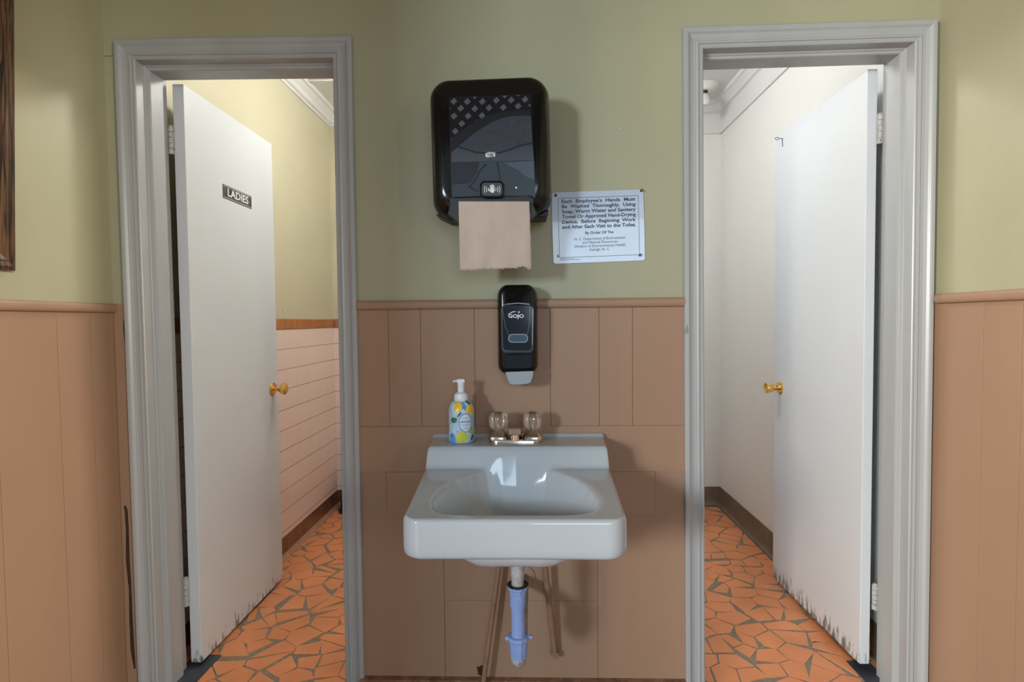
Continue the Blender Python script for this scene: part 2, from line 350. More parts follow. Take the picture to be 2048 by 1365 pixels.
# panelling: boards with small V-joints; one mesh per wall
def board(bm, x0, x1, z0, z1, t, g=.0007, c=.0010, ax='Y', off=0.0):
    x0 += g / 2; x1 -= g / 2
    out = [(x0, z0), (x1, z0), (x1, z1), (x0, z1)]; inn = [(x0 + c, z0), (x1 - c, z0), (x1 - c, z1), (x0 + c, z1)]
    def P(x, z, d):
        return {'Y': (x, -d, z), 'L': (XL + d, x, z), 'R': (XR - d, x, z)}[ax]
    loft(bm, [[P(x, z, off) for x, z in out], [P(x, z, off + t - c) for x, z in out], [P(x, z, off + t) for x, z in inn]])
xa, xb = L3[0] + .052, R0[0] - .052
zs1, zs2 = bp(1040, 852).z, bp(1040, 942).z
gx = [xa] + [bp(px, 745).x for px in (779, 843, 950, 1100.5, 1198, 1264.5)] + [xb]
bm = bmesh.new()
for p, q in zip(gx, gx[1:]): board(bm, p, q, zs1 - .004, ZRAIL0 + .002, .006)
board(bm, xa, xb, zs2, zs1, .012, g=0)
xs = [xa + .004] + [bp(px, 1240).x for px in (890, 1195)] + [xb - .002]
zacc = bp(1172, 1201).z; zbase = bp(1040, 1353).z
for i, (p, q) in enumerate(zip(xs, xs[1:])):
    if i == 1:
        board(bm, p, q, zbase - .03, zacc, .0066); board(bm, p, q, zacc + .0005, zs2, .0060, g=0)
    else: board(bm, p, q, zbase - .03, zs2 + .001, .006, g=.001, c=.001)
x1_, x2_ = bp(773, 1000, -.01).x, bp(1311, 1000, -.01).x
board(bm, x1_, x2_, bp(1040, 1031, -.01).z, zs2 - .001, .0115, g=0, c=.003)
struct(obj('trim_4', bm, BROWN))
bm = bmesh.new()
gl = sorted([bpx(px, 640, XL + .006).y for px in (113.5, 181)] + [bpx(3, 1000, XL + .006).y]); 
gy = [YO, gl[0] - .5, gl[0] - .25] + gl + [-.001]
for p, q in zip(gy, gy[1:]): board(bm, p, q, .02, ZRAIL0 + .002, .006, g=.0022, c=.0004, ax='L')
box(bm, XL, XL + .0012, YO, -.001, .02, ZRAIL0); struct(obj('trim_5', bm, BROWN))
bm = bmesh.new()
gr = sorted([bpx(px, 640, XR - .006).y for px in (1967, 2045)]); w_ = gr[1] - gr[0]
gy = [YO, gr[0] - 4 * w_ * 1.2, gr[0] - 3 * w_, gr[0] - 2 * w_, gr[0] - w_] + gr + [-.0015]
for p, q in zip(gy, gy[1:]): board(bm, p, q, .02, ZRAIL0 + .002, .006, g=.0022, c=.0004, ax='R')
box(bm, XR - .0012, XR, YO, -.001, .02, ZRAIL0); struct(obj('trim_6', bm, BROWN))
# narrow brown return boards beside the outer casings
bm = bmesh.new(); board(bm, XL + .0075, L0[0] - .048, .0, ZRAIL1 - .002, .010, g=0); struct(obj('trim_7', bm, BROWN))
bm = bmesh.new(); board(bm, R3[0] + .048, XR - .0075, .0, ZRAIL1 - .004, .010, g=0); struct(obj('trim_10', bm, BROWN))
rnd = random.Random(9)
for nm, pts_ in (('trim_20', [(247, 640), (249.5, 660), (250.5, 692)]), ('trim_21', [(248, 1012), (252, 1022), (254, 1060), (256, 1120), (259.5, 1180), (262, 1240), (265.5, 1300), (268, 1338)])):
    bm = bmesh.new(); lft = [bp(x - (rnd.uniform(1.5, 4.5) if 0 < i < len(pts_) - 1 else 0), y, -.0104) for i, (x, y) in enumerate(pts_)]; rgt = [bp(x + 3.5, y, -.0104) for x, y in reversed(pts_)]
    slab(bm, lft + rgt, .0006); struct(obj(nm, bm, RUSTGAP))  # dark sliver on the board: shade of the open crack, put in as colour
# base moulding of the centre wall
bm = bmesh.new()
pr = [(0, 0), (.036, 0), (.036, zbase - .012), (.033, zbase - .004), (.026, zbase), (.0, zbase + .001)]
loft(bm, [[(x, -o_, h_) for o_, h_ in pr] for x in (xa, xb + .001)]); struct(obj('baseboard_back', bm, mat('dusty_brown', (.20, .10, .065), .6, noise=.4, nscale=25, dark=(.28, .17, .12), dscale=60, dth=.55)))

# door casings and jambs
CP = [(0, 0), (0, -.011), (.003, -.0135), (.007, -.0135), (.009, -.0105), (.0125, -.0105), (.0145, -.0145), (.018, -.015), (.022, -.0125), (.032, -.0125), (.041, -.0155), (.047, -.0205), (.051, -.022), (.059, -.022), (.062, -.019), (.062, 0)]
JP = [(0, 0), (0, .026), (-.004, .028), (-.006, .032), (-.012, .034), (-.014, .038), (-.014, .098), (-.001, .0985), (0, .1), (0, .138), (.018, .138), (.018, 0)]
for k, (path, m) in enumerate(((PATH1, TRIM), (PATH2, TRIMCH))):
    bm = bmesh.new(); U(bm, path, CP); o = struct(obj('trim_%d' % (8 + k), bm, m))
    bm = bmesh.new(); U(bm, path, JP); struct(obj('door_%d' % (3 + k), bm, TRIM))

# ---------------------------------------------------------------- washrooms behind
TILE_H = .1063
XM1, XM2 = -.10, .02          # partition between the washrooms
ztile = bp(667, 655.5, YB).z; zcap = bp(665, 638.8, YB).z; zb1 = bp(672, 979.5, YB).z
TILE_Z0 = ztile
TILE = tile_mat()
ZC1 = bp(656, 250, YB).z + .075
ZC2 = bp(1437, 214, YB).z + .02
def room(x0, x1, zc, wm, side):
    out = []
    y0 = WT
    for nm, b in (('wall_ladies_side' if side == 0 else 'wall_men_side', (x0 - .1, x0, y0, YB + .1, 0, zc) if side == 0 else (x1, x1 + .1, y0, YB + .1, 0, zc)),
                  ('wall_ladies_back' if side == 0 else 'wall_men_back', (x0, x1, YB, YB + .1, 0, zc))):
        bm = bmesh.new(); box(bm, *b); out.append(struct(obj(nm, bm, wm)))
    bm = bmesh.new(); box(bm, x0 - .1, x1 + .1, y0 - .0, YB + .1, zc, zc + .05); struct(obj('ceiling_ladies' if side == 0 else 'ceiling_men', bm, CEILW))
room(XW1, XM1, ZC1, CREAM, 0); room(XM2, XW2, ZC2, OFFW, 1)
bm = bmesh.new(); box(bm, XM1, XM2, WT, YB + .1, 0, ZC1 + .1); struct(obj('wall_partition', bm, OFFW))
# ladies' tiled dado: field, base row and orange cap (thin real slabs on the wall)
def dado(nm, z0, z1, t, m, smooth=False):
    bm = bmesh.new(); box(bm, XW1, XW1 + t, WT + .02, YB - t, z0, z1); box(bm, XW1, XM1, YB - t, YB, z0, z1); return struct(obj(nm, bm, m, bevel=.002 if smooth else 0))
dado('trim_13', zb1, ztile, .008, TILE)
dado('baseboard_ladies', 0, zb1, .011, TILEB)
bm = bmesh.new()
yy = YB - .011; n = 0
while yy > WT + .15:    # joints in cap and base
    box(bm, XW1, XW1 + .0115, yy - .001, yy, 0.012, zb1 - .002); yy -= .152
struct(obj('trim_14', bm, mat('pale_grout', (.34, .20, .15), .6)))
bm = bmesh.new(); y_ = YB - .013
while y_ > WT + .1:
    box(bm, XW1, XW1 + .013, y_ - .1505, y_, ztile + .001, zcap); y_ -= .152
x_ = XW1 + .013
while x_ < XM1 - .15: box(bm, x_, x_ + .1505, YB - .013, YB, ztile + .001, zcap); x_ += .152
struct(obj('trim_15', bm, TILEO, bevel=.003))
def crown(nm, x0, x1, zc, side, h, m, extra=0):
    prof = [(0, -h), (.006, -h), (.010, -h + .012), (.022, -h + .018), (.030, -h * .55), (h * .62, -.022), (h * .78, -.016), (h * .80, -.006), (h * .86, 0), (0, 0)]
    bm = bmesh.new()
    if side == 0: rings = [[(x0 + a, WT, zc + z) for a, z in prof], [(x0 + a, YB - a, zc + z) for a, z in prof], [(x1, YB - a, zc + z) for a, z in prof]]
    else: rings = [[(x1 - a, WT, zc + z) for a, z in prof], [(x1 - a, YB - a, zc + z) for a, z in prof], [(x0, YB - a, zc + z) for a, z in prof]]
    loft(bm, rings)
    if extra:
        if side == 1: box(bm, x1 - .012, x1, WT, YB, zc - extra, zc - h + .002); box(bm, x0, x1, YB - .012, YB, zc - extra, zc - h + .002)
    struct(obj(nm, bm, m))
crown('trim_16', XW1, XM1, ZC1, 0, .085, CEILW)
crown('trim_17', XM2, XW2, ZC2, 1, .075, CEILW, extra=ZC2 - bp(1440.8, 267.8, YB).z)
bm = bmesh.new(); box(bm, XW1 + .07, XM1, YB - .50, YB - .47, ZC1 - .008, ZC1); struct(obj('trim_18', bm, CEILW, bevel=.003))
bm = bmesh.new(); zb2 = bp(1440, 974, YB).z
def cove(z): return [(0, 0), (.024, 0), (.024, .012), (.012, .022), (.007, .035), (.006, z), (0, z + .001)]
loft(bm, [[(XW2 - a, WT + .0, h_) for a, h_ in cove(zb2)], [(XW2 - a, YB - a, h_) for a, h_ in cove(zb2)], [(XM2, YB - a, h_) for a, h_ in cove(zb2)]])
struct(obj('baseboard_men', bm, BASEB))
bm = bmesh.new()
pr = [(0, 0), (.030, 0), (.030, .006), (.018, .014), (.0125, .024), (.0115, .026), (0, .026)]
loft(bm, [[(XW1 + a, WT, h_) for a, h_ in pr], [(XW1 + a, YB - a, h_) for a, h_ in pr], [(XM1, YB - a, h_) for a, h_ in pr]])
struct(obj('trim_19', bm, mat('salmon_cove_tile', (.42, .21, .13), .3, noise=.15, nscale=20)))

# broken-tile floors: irregular polygons set in grout, one mesh per room
def clip(poly_, nx, ny, d):
    out = []
    for i in range(len(poly_)):
        a, b = poly_[i - 1], poly_[i]; da, db = a[0] * nx + a[1] * ny - d, b[0] * nx + b[1] * ny - d
        if (da <= 0) != (db <= 0):
            t = da / (da - db); out.append((a[0] + (b[0] - a[0]) * t, a[1] + (b[1] - a[1]) * t))
        if db <= 0: out.append(b)
    return out
def crazy_floor(nm, x0, x1, y0, y1, seed):
    rnd = random.Random(seed); pts = []
    step = .088
    ny_ = int((y1 - y0) / step) + 3; nx_ = int((x1 - x0) / step) + 3
    for j in range(-1, ny_):
        for i in range(-1, nx_): pts.append((x0 + (i + .5 * (j % 2) + rnd.uniform(-.48, .48)) * step * 1.15, y0 + (j + rnd.uniform(-.45, .45)) * step * .95))
    bm = bmesh.new(); box(bm, x0, x1, y0, y1, -.03, .0)
    for p in pts:
        cell = [(x0, y0), (x1, y0), (x1, y1), (x0, y1)]
        g = rnd.uniform(.0010, .0030)
        for q in pts:
            if q is p: continue
            dx, dy = q[0] - p[0], q[1] - p[1]; L_ = math.hypot(dx, dy)
            if L_ > .34: continue
            if L_ < 1e-4: cell = []; break
            nx, ny = dx / L_, dy / L_
            a = rnd.uniform(-.16, .16); c_, s_ = math.cos(a), math.sin(a); gg = g + abs(a) * .010
            mx_, my_ = (p[0] + q[0]) / 2, (p[1] + q[1]) / 2; nx2, ny2 = nx * c_ - ny * s_, nx * s_ + ny * c_
            cell = clip(cell, nx2, ny2, mx_ * nx2 + my_ * ny2 - gg)
            if len(cell) < 3: break
        if len(cell) < 3: continue
        # drop the shortest sides so the tiles are blunt four- and five-siders with triangular gaps
        while len(cell) > 4:
            ls = [math.hypot(cell[i][0] - cell[i - 1][0], cell[i][1] - cell[i - 1][1]) for i in range(len(cell))]
            k = min(range(len(cell)), key=lambda i: ls[i])
            if len(cell) <= 5 and ls[k] > .035: break
            if rnd.random() < .5: cell.pop(k)
            else: cell.pop(k - 1)
        area_ = abs(sum(cell[i - 1][0] * cell[i][1] - cell[i][0] * cell[i - 1][1] for i in range(len(cell)))) / 2
        if area_ < .0005: continue
        loft(bm, [[(x, y, -.001) for x, y in cell], [(x, y, .002) for x, y in cell], ], cap0=False, mi=1)
    return struct(obj(nm, bm, [GROUT, TERRA]))
crazy_floor('floor_ladies', XW1, XM1, .02, YB, 3)
crazy_floor('floor_men', XM2, XW2, .02, YB, 12)

# ---------------------------------------------------------------- doors (open 90 degrees into the washrooms)
YH = .150; TH = .038
def knuckle_hinge(x, y, z0, z1, leafdir, parent):
    bm = bmesh.new(); n = 5; h = (z1 - z0) / n
    for i in range(n):
        lathe(bm, [(.0088, z0 + i * h + .0008), (.0088, z0 + (i + 1) * h - .0008)], (x, y, 0), n=14)
    lathe(bm, [(.0055, z0), (.0055, z1)], (x, y, 0), n=8)
    lathe(bm, [(.003, z1), (.0084, z1), (.007, z1 + .004), (.002, z1 + .006)], (x, y, 0), n=12)
    box(bm, min(x, x + leafdir * .010), max(x, x + leafdir * .010), y + .001, y + .003, z0, z1)
    box(bm, min(x, x - leafdir * .008), max(x, x - leafdir * .008), y - .0012, y + .0012, z0, z1)
    return obj('hinge', bm, HINGEM, parent, smooth=True)
HINGEM = mat('painted_hinge', (.42, .42, .43), .4, noise=.2, nscale=80, dark=(.06, .06, .06), dscale=60, dth=.60)
# ladies
xf = bp(346.5 + 12.5, 620, YH).x        # left face
xn = bp(370 + 11, 620, YH).x
ztop = bp(358, 168, YH).z; zbot = .014
Yfar1 = bpx(556, 780, xn).y
bm = bmesh.new(); box(bm, xf, xn, YH, Yfar1, zbot, ztop)
d1 = struct(obj('door_1', bm, DOOR1M, bevel=.002))
kc = bpx(545.5, 778.5, xn)
bm = bmesh.new(); lathe(bm, [(.031, .0), (.031, .003), (.026, .007), (.014, .009)], (xn, kc.y, kc.z), 'X', 28); ros = obj('rosette', bm, BRASS, d1, smooth=True)
bm = bmesh.new(); lathe(bm, [(.011, .008), (.009, .024), (.012, .032), (.022, .040), (.0275, .050), (.026, .060), (.018, .066), (.006, .067)], (xn, kc.y, kc.z), 'X', 28); obj('knob', bm, BRASS, d1, smooth=True)
xj = L0[0] + .008
for y_px, z0px, z1px in ((0, 309, 254), (0, 1213, 1157)):
    cxp = 343 if z1px < 500 else 373
    a, b = bp(cxp, z0px, YH - .006), bp(cxp, z1px, YH - .006)
    knuckle_hinge(a.x, YH - .006, a.z, b.z, 1, d1)
# LADIES plate
def door_uv(px, py): return bpx(px, py, xn)
pa, pb = door_uv(445, 370), door_uv(502, 391); pc, pd = door_uv(503, 417.5), door_uv(447, 397)
y0_, y1_ = pa.y, pb.y; z1_, z0_ = (pa.z + pb.z) / 2, (pc.z + pd.z) / 2
bm = bmesh.new(); box(bm, xn, xn + .0015, y0_, y1_, z0_, z1_)
pl = obj('sign_plate', bm, mat('black_engraved', (.025, .025, .028), .3), d1, bevel=.0004); pl['label'] = 'black plate lettered LADIES'
bm = bmesh.new(); hh = z1_ - z0_
text_bm(bm, 'LADIES', lambda x, z: (xn + .0018, x, z), y0_ + (y1_ - y0_) * .15, y0_ + (y1_ - y0_) * .88, z0_ + hh * .27, hh * .55, bold=.02)
box(bm, xn + .0014, xn + .0017, y0_ + .004, y1_ - .004, z1_ - hh * .10, z1_ - hh * .07); box(bm, xn + .0014, xn + .0017, y0_ + .004, y1_ - .004, z0_ + hh * .07, z0_ + hh * .10)
obj('lettering', bm, WHITEP, pl)
# men's
xf2 = bp(1753 - 4, 620, YH).x; xn2 = bp(1730 - 1.5, 620, YH).x
ztop2 = bp(1741, 138, YH).z
Yfar2 = bpx(1548, 780, xn2).y
bm = bmesh.new(); cz = .03; 
prof = [(YH, cz + .002), (Yfar2 - .03, cz - .012), (Yfar2 - .006, cz + .012), (Yfar2, cz + .06), (Yfar2, ztop2), (YH, ztop2)]
loft(bm, [[(xn2, y, z) for y, z in prof], [(xf2, y, z) for y, z in prof]])
d2 = struct(obj('door_2', bm, DOOR2M, bevel=.002))
kc = bpx(1560, 776, xn2)
bm = bmesh.new(); lathe(bm, [(.031, 0), (.031, -.003), (.026, -.007), (.014, -.009)], (xn2, kc.y, kc.z), 'X', 28); obj('rosette', bm, BRASS, d2, smooth=True)
bm = bmesh.new(); lathe(bm, [(.011, -.008), (.010, -.020), (.013, -.026), (.020, -.040), (.0245, -.060), (.023, -.064), (.018, -.063), (.016, -.058), (.004, -.058)], (xn2, kc.y, kc.z), 'X', 28); obj('knob', bm, BRASS, d2, smooth=True)
for z0px, z1px in ((288, 229), (1220, 1170)):
    cxp = 1760 if z1px < 500 else 1750
    a, b = bp(cxp, z0px, YH - .006), bp(cxp, z1px, YH - .006); knuckle_hinge(a.x, YH - .006, a.z, b.z, -1, d2)
# hook on the men's door
hk = bpx(1566, 277, xn2)
bm = bmesh.new(); tube(bm, [hk, hk + Vector((-.018, 0, .0)), ], .0016, 8)
cc = hk + Vector((-.026, 0, 0)); tube(bm, [cc + Vector((.009 * math.cos(t), 0, .005 * math.sin(t))) for t in [k * math.pi / 8 for k in range(17)]], .0014, 8)
tube(bm, [hk + Vector((-.003, 0, 0)), hk + Vector((-.003, 0, -.02)), hk + Vector((-.002, 0, -.035))], .0014, 8)
o = obj('hook', bm, mat('dark_wire', (.12, .12, .12), .3, metal=1), d2, smooth=True)

# ---------------------------------------------------------------- lamps of the washrooms
def ceiling_lamp(x, y, z, m, label):
    t = thing('ceiling_light', label, 'ceiling light', (x, y, z))
    bm = bmesh.new(); lathe(bm, [(.075, z), (.075, z - .012), (.055, z - .03), (.04, z - .04)], (x, y, 0)); obj('canopy', bm, CEILW, t, smooth=True)
    bm = bmesh.new(); lathe(bm, [(.035, z - .04), (.06, z - .055), (.085, z - .09), (.09, z - .12), (.078, z - .155), (.045, z - .18), (.01, z - .187)], (x, y, 0)); obj('globe', bm, m, t, smooth=True)
ceiling_lamp(-.50, .85, ZC1, BULBW, "white globe ceiling light in the ladies' washroom above its door")
ceiling_lamp(.22, .75, ZC2, BULB, "white globe ceiling light in the men's washroom above its door")
# unlit porcelain lampholder in the men's room
c0 = bpz(1409, 172, ZC2)
t = thing('lampholder', "unlit white porcelain lampholder on the ceiling at the back of the men's washroom", 'ceiling light', (c0.x, c0.y, ZC2))
bm = bmesh.new(); lathe(bm, [(.082, ZC2), (.082, ZC2 - .006), (.076, ZC2 - .012), (.045, ZC2 - .022), (.036, ZC2 - .03)], (c0.x, c0.y, 0)); obj('canopy', bm, OFFW, t, smooth=True)
bm = bmesh.new(); lathe(bm, [(.018, ZC2 - .026), (.018, ZC2 - .040), (.016, ZC2 - .048)], (c0.x, c0.y, 0)); obj('socket', bm, BLACKM, t, smooth=True)
bm = bmesh.new(); lathe(bm, [(.014, ZC2 - .046), (.024, ZC2 - .056), (.033, ZC2 - .078), (.033, ZC2 - .095), (.022, ZC2 - .115), (.004, ZC2 - .12)], (c0.x, c0.y, 0)); obj('bulb', bm, PUMPW, t, smooth=True)

# ---------------------------------------------------------------- picture frame on the left wall
fz0 = bpx(28, 541, XL + .018).z; fy1 = bpx(28, 541, XL + .018).y + .004
fz1 = fz0 + .92; fy0 = fy1 - .62
t = thing('framed_picture', 'dark grained wooden picture frame hanging on the green left wall', 'picture', (XL, (fy0 + fy1) / 2, fz0))
bm = bmesh.new()
pr = [(0, .001), (0, .018), (.010, .022), (.020, .020), (.026, .021), (.040, .017), (.050, .016), (.058, .012), (.074, .011), (.080, .006), (.080, .001)]
crn = [(fy0, fz0, 1, 1), (fy1, fz0, -1, 1), (fy1, fz1, -1, -1), (fy0, fz1, 1, -1)]
rings = [[(XL + b, y + sy * a, z + sz * a) for a, b in pr] for y, z, sy, sz in crn]
vs = [[bm.verts.new(p) for p in r] for r in rings]
for i in range(4):
    A, B = vs[i], vs[(i + 1) % 4]
    for k in range(len(pr)):
        l = (k + 1) % len(pr); bm.faces.new((A[k], A[l], B[l], B[k]))
obj('frame', bm, WOOD, t)
bm = bmesh.new(); box(bm, XL + .001, XL + .008, fy0 + .07, fy1 - .07, fz0 + .07, fz1 - .07); obj('canvas', bm, CANVAS, t); t.rotation_euler.y = .040

# ---------------------------------------------------------------- paper towel dispenser
ctr = bp(982.5, 305, -.12); TILT = math.radians(.9)
def tp(x, y, z):      # dispenser local (x right, y towards the wall negative, z up) with its slight tilt
    return (ctr.x + x * math.cos(TILT) - z * math.sin(TILT), y, ctr.z + x * math.sin(TILT) + z * math.cos(TILT))
t = thing('paper_towel_dispenser', 'large glossy black automatic paper towel dispenser on the green wall above the washbasin', 'towel dispenser', (ctr.x, 0, ctr.z))
PW, PH = .346, .392
secs = [(0, .90, .88, -.008), (-.02, .95, .95, -.004), (-.06, .985, .985, 0), (-.11, 1, 1, 0), (-.14, .995, .99, 0), (-.165, .965, .965, .001), (-.182, .92, .93, .003), (-.192, .85, .88, .006), (-.196, .76, .80, .012)]
bm = bmesh.new()
loft(bm, [[tp(x, y, z + dz) for x, z in rrect(PW * a, PH * b, .052 * min(a, b), 8)] for y, a, b, dz in secs])
# split the lower front to a recess: the throat
obj('housing', bm, BLACK, t, smooth=True, angle=60)
Yp = -.2015
wx0, wx1 = bp(898, 300, Yp).x, bp(1068, 300, Yp).x
def z8(u, v, Y=Yp): return bp(860 + u / 5.25, 160 + v / 5.25, Y)
win = [(200, 190), (1060, 160), (1075, 420), (1085, 700), (1100, 1000), (1105, 1255), (1060, 1222), (800, 1220), (545, 1228), (230, 1240), (215, 900), (205, 500)]
bm = bmesh.new(); slab(bm, [z8(u, v, -.194) for u, v in win], .006); wobj = obj('front_window', bm, mat('window_black', (.010, .011, .015), .12, coat=.5), t, bevel=.0015)
def arc(pts): return pts
outer = [(213, 630), (300, 560), (400, 485), (520, 410), (640, 365), (760, 335), (880, 320), (1000, 318), (1058, 325)]
inner = [(1060, 380), (960, 376), (860, 382), (760, 400), (660, 440), (560, 500), (460, 565), (380, 630), (300, 700), (240, 750), (216, 735)]
bm = bmesh.new()
def pr2(pts, mi, Y=-.2005): slab(bm, [z8(u, v, Y) for u, v in pts], .0004, mi=mi)
pr2(outer + [(1060, 380), (960, 376), (860, 382), (760, 400), (660, 440), (560, 500), (460, 565), (380, 630), (300, 700), (240, 750), (216, 735)], 0)
pr2([(240, 750), (300, 700), (380, 630), (460, 565), (560, 500), (660, 440), (760, 400), (860, 382), (960, 376), (1060, 380), (1075, 660), (960, 690), (860, 735), (700, 770), (480, 765), (400, 730), (310, 700)], 1)
pr2([(222, 760), (240, 750), (310, 700), (400, 730), (480, 765), (700, 770), (860, 735), (960, 690), (1075, 660), (1092, 845), (225, 865)], 2)
pr2([(225, 867), (1092, 847), (1105, 1235), (1060, 1215), (545, 1220), (232, 1232)], 3)
pr2([(225, 870), (520, 860), (500, 960), (440, 1070), (235, 1075)], 0, -.2009)
pr2([(780, 872), (1092, 850), (1098, 1050), (1000, 1010), (940, 960)], 4, -.2009)
for seq in ([(300, 705), (400, 733), (480, 762), (580, 766)], [(700, 770), (800, 745), (880, 715), (960, 685), (1075, 663)], [(705, 860), (722, 950), (735, 1060)], [(590, 880), (530, 950), (470, 1060), (410, 1120), (500, 1170)], [(232, 1090), (420, 1072)]):
    for (u0, v0), (u1, v1) in zip(seq, seq[1:]):
        d = Vector((u1 - u0, v1 - v0)).normalized() * 8; nn = Vector((-d.y, d.x)); 
        pr2([(u0 + nn.x, v0 + nn.y), (u1 + nn.x, v1 + nn.y), (u1 - nn.x, v1 - nn.y), (u0 - nn.x, v0 - nn.y)], 5, -.2012)
pn = obj('inner_panel', bm, [BANDM, SLATE, mat('smoky_mid', (.050, .062, .078), .15, coat=.5), SLATE2, SLATE3, LINEM], wobj)
bm = bmesh.new()
for (u, v) in ((250, 225), (392, 228), (550, 228), (697, 215), (853, 212), (998, 205), (322, 298), (470, 303), (620, 293), (770, 290), (925, 275), (252, 380), (400, 380), (545, 375), (333, 460), (265, 540)):
    s_ = 37; slab(bm, [z8(u - s_, v, -.2005), z8(u + 4, v - s_, -.2005), z8(u + s_, v, -.2005), z8(u - 4, v + s_, -.2005)], .0004)
for tri in ([(450, 178), (490, 176), (470, 205)], [(755, 166), (815, 164), (785, 192)], [(900, 161), (950, 159), (925, 172)], [(205, 290), (218, 300), (206, 312)], [(480, 425), (490, 440), (455, 455)], [(1048, 250), (1058, 270), (1050, 285), (1032, 268)], [(214, 605), (235, 620), (216, 628)]):
    slab(bm, [z8(u, v, -.2005) for u, v in tri], .0004)
obj('lattice', bm, DIAM, wobj)
# logo
bm = bmesh.new()
slab(bm, [z8(u, v, -.2012) for u, v in ((583, 772), (610, 768), (640, 775), (684, 768), (684, 806), (640, 808), (610, 812), (585, 808))], .0004)
slab(bm, [z8(u, v, -.2012) for u, v in ((598, 760), (625, 757), (650, 762), (688, 757), (670, 765), (640, 769), (618, 763))], .0004)
lg = obj('logo', bm, WHITEP, wobj)
def zfun(Y, sc=5.25):
    def f(x, z):     # x,z in zoom-8 pixels, z up
        return z8(x, -z, Y)
    return f
bm = bmesh.new(); text_bm(bm, 'TORK', zfun(-.2022), 596, 675, -803, 26, bold=.03); obj('lettering', bm, LINEM, lg)
# sensor button
bm = bmesh.new()
def rr8(cx, cy, w, h, r, Y, n=5): return [z8(cx + x, cy - z, Y) for x, z in rrect(w, h, r, n)]
loft(bm, [rr8(650, 1150, 252, 178, 50, -.195), rr8(650, 1150, 252, 178, 50, -.207), rr8(650, 1150, 236, 162, 44, -.209)])
btn = obj('sensor_button', bm, BLACK, t, smooth=True)
bm = bmesh.new(); loft(bm, [rr8(650, 1148, 216, 136, 34, -.2085), rr8(650, 1148, 216, 136, 34, -.2095)]); obj('button_face', bm, mat('button_grey', (.045, .05, .055), .3), btn)
bm = bmesh.new(); Yh = -.2096
def q8(pts): slab(bm, [z8(u, v, Yh) for u, v in pts], .0004)
q8([(632, 1140), (676, 1135), (678, 1160), (670, 1185), (645, 1186), (632, 1170)])
for (a0, b0, a1, b1, w) in ((637, 1142, 634, 1108, 5), (648, 1138, 648, 1100, 5), (659, 1138, 661, 1101, 5), (670, 1140, 673, 1112, 5), (638, 1175, 618, 1150, 6)):
    d = Vector((a1 - a0, b1 - b0)).normalized(); nn = Vector((-d.y, d.x)) * w
    q8([(a0 + nn.x, b0 + nn.y), (a1 + nn.x * .8, b1 + nn.y * .8), (a1 + d.x * 4, b1 + d.y * 4), (a1 - nn.x * .8, b1 - nn.y * .8), (a0 - nn.x, b0 - nn.y)])
for sgn in (-1, 1):
    for k, (R_, hgt) in enumerate(((36, 18), (56, 28), (76, 36))):
        pts1 = [(652 + sgn * (R_ + 8 * math.cos(a)), 1150 - hgt * math.sin(a)) for a in [math.radians(d) for d in range(-80, 81, 20)]]
        pts2 = [(652 + sgn * (R_ - 6 + 8 * math.cos(a)), 1150 - hgt * math.sin(a)) for a in [math.radians(d) for d in range(80, -81, -20)]]
        q8(pts1 + pts2)
obj('hand_symbol', bm, WHITEP, btn)
bm = bmesh.new(); c = z8(905, 1132, -.201); lathe(bm, [(.0016, c.y), (.0016, c.y - .001), (.0004, c.y - .0015)], (c.x, 0, c.z), 'Y', 12); obj('indicator_light', bm, LEDM, t)
# throat and lower lip
bm = bmesh.new()
pz = [(180, 1258), (1130, 1240), (1165, 1470), (1150, 1480), (150, 1492), (150, 1400)]
slab(bm, [z8(u, v, -.183) for u, v in ((205, 1240), (545, 1232), (1065, 1228), (1100, 1262), (1085, 1310), (1130, 1420), (1050, 1500), (300, 1510), (190, 1420), (215, 1300))], .0125)
obj('throat', bm, BLACKM, t, bevel=.003)
bm = bmesh.new()
a_, b_ = bp(889, 449, -.09), bp(1098, 440, -.09)
slab(bm, [bp(880, 440, -.05), bp(1096, 432, -.05), bp(1092, 445, -.05), bp(905, 452, -.05)], .09); obj('bottom_tray', bm, BLACKM, t, bevel=.004)
# towel
bm = bmesh.new(); nx, nz = 40, 30; grid = []
tl, tr, br_, bl = (917, 403), (1059, 403), (1063.5, 536), (920, 541)
rnd = random.Random(4)
for j in range(nz + 1):
    row = []
    for i in range(nx + 1):
        u, v = i / nx, j / nz
        px = (tl[0] * (1 - u) + tr[0] * u) * (1 - v) + (bl[0] * (1 - u) + br_[0] * u) * v
        py = (tl[1] * (1 - u) + tr[1] * u) * (1 - v) + (bl[1] * (1 - u) + br_[1] * u) * v
        if j == nz: py += rnd.uniform(-1.8, 1.8) + (3 if .93 < u else 0) + (-3 if .8 < u < .9 else 0)
        if i == nx: px += rnd.uniform(-.4, .4)
        Yt = -.207 + .030 * v + .003 * math.sin(u * 5 + 2 * v) * v + .0012 * math.sin(u * 19 + v * 7) * v
        p = bp(px, py, Yt); row.append(bm.verts.new(p))
    grid.append(row)
for j in range(nz):
    for i in range(nx): bm.faces.new((grid[j][i], grid[j][i + 1], grid[j + 1][i + 1], grid[j + 1][i]))
tw = obj('paper_towel', bm, PAPER, None, smooth=True, origin=None)
md = tw.modifiers.new('thick', 'SOLIDIFY'); md.thickness = .0005
tag(tw, 'brown kraft paper towel with torn edge hanging out of the black dispenser', 'paper towel')

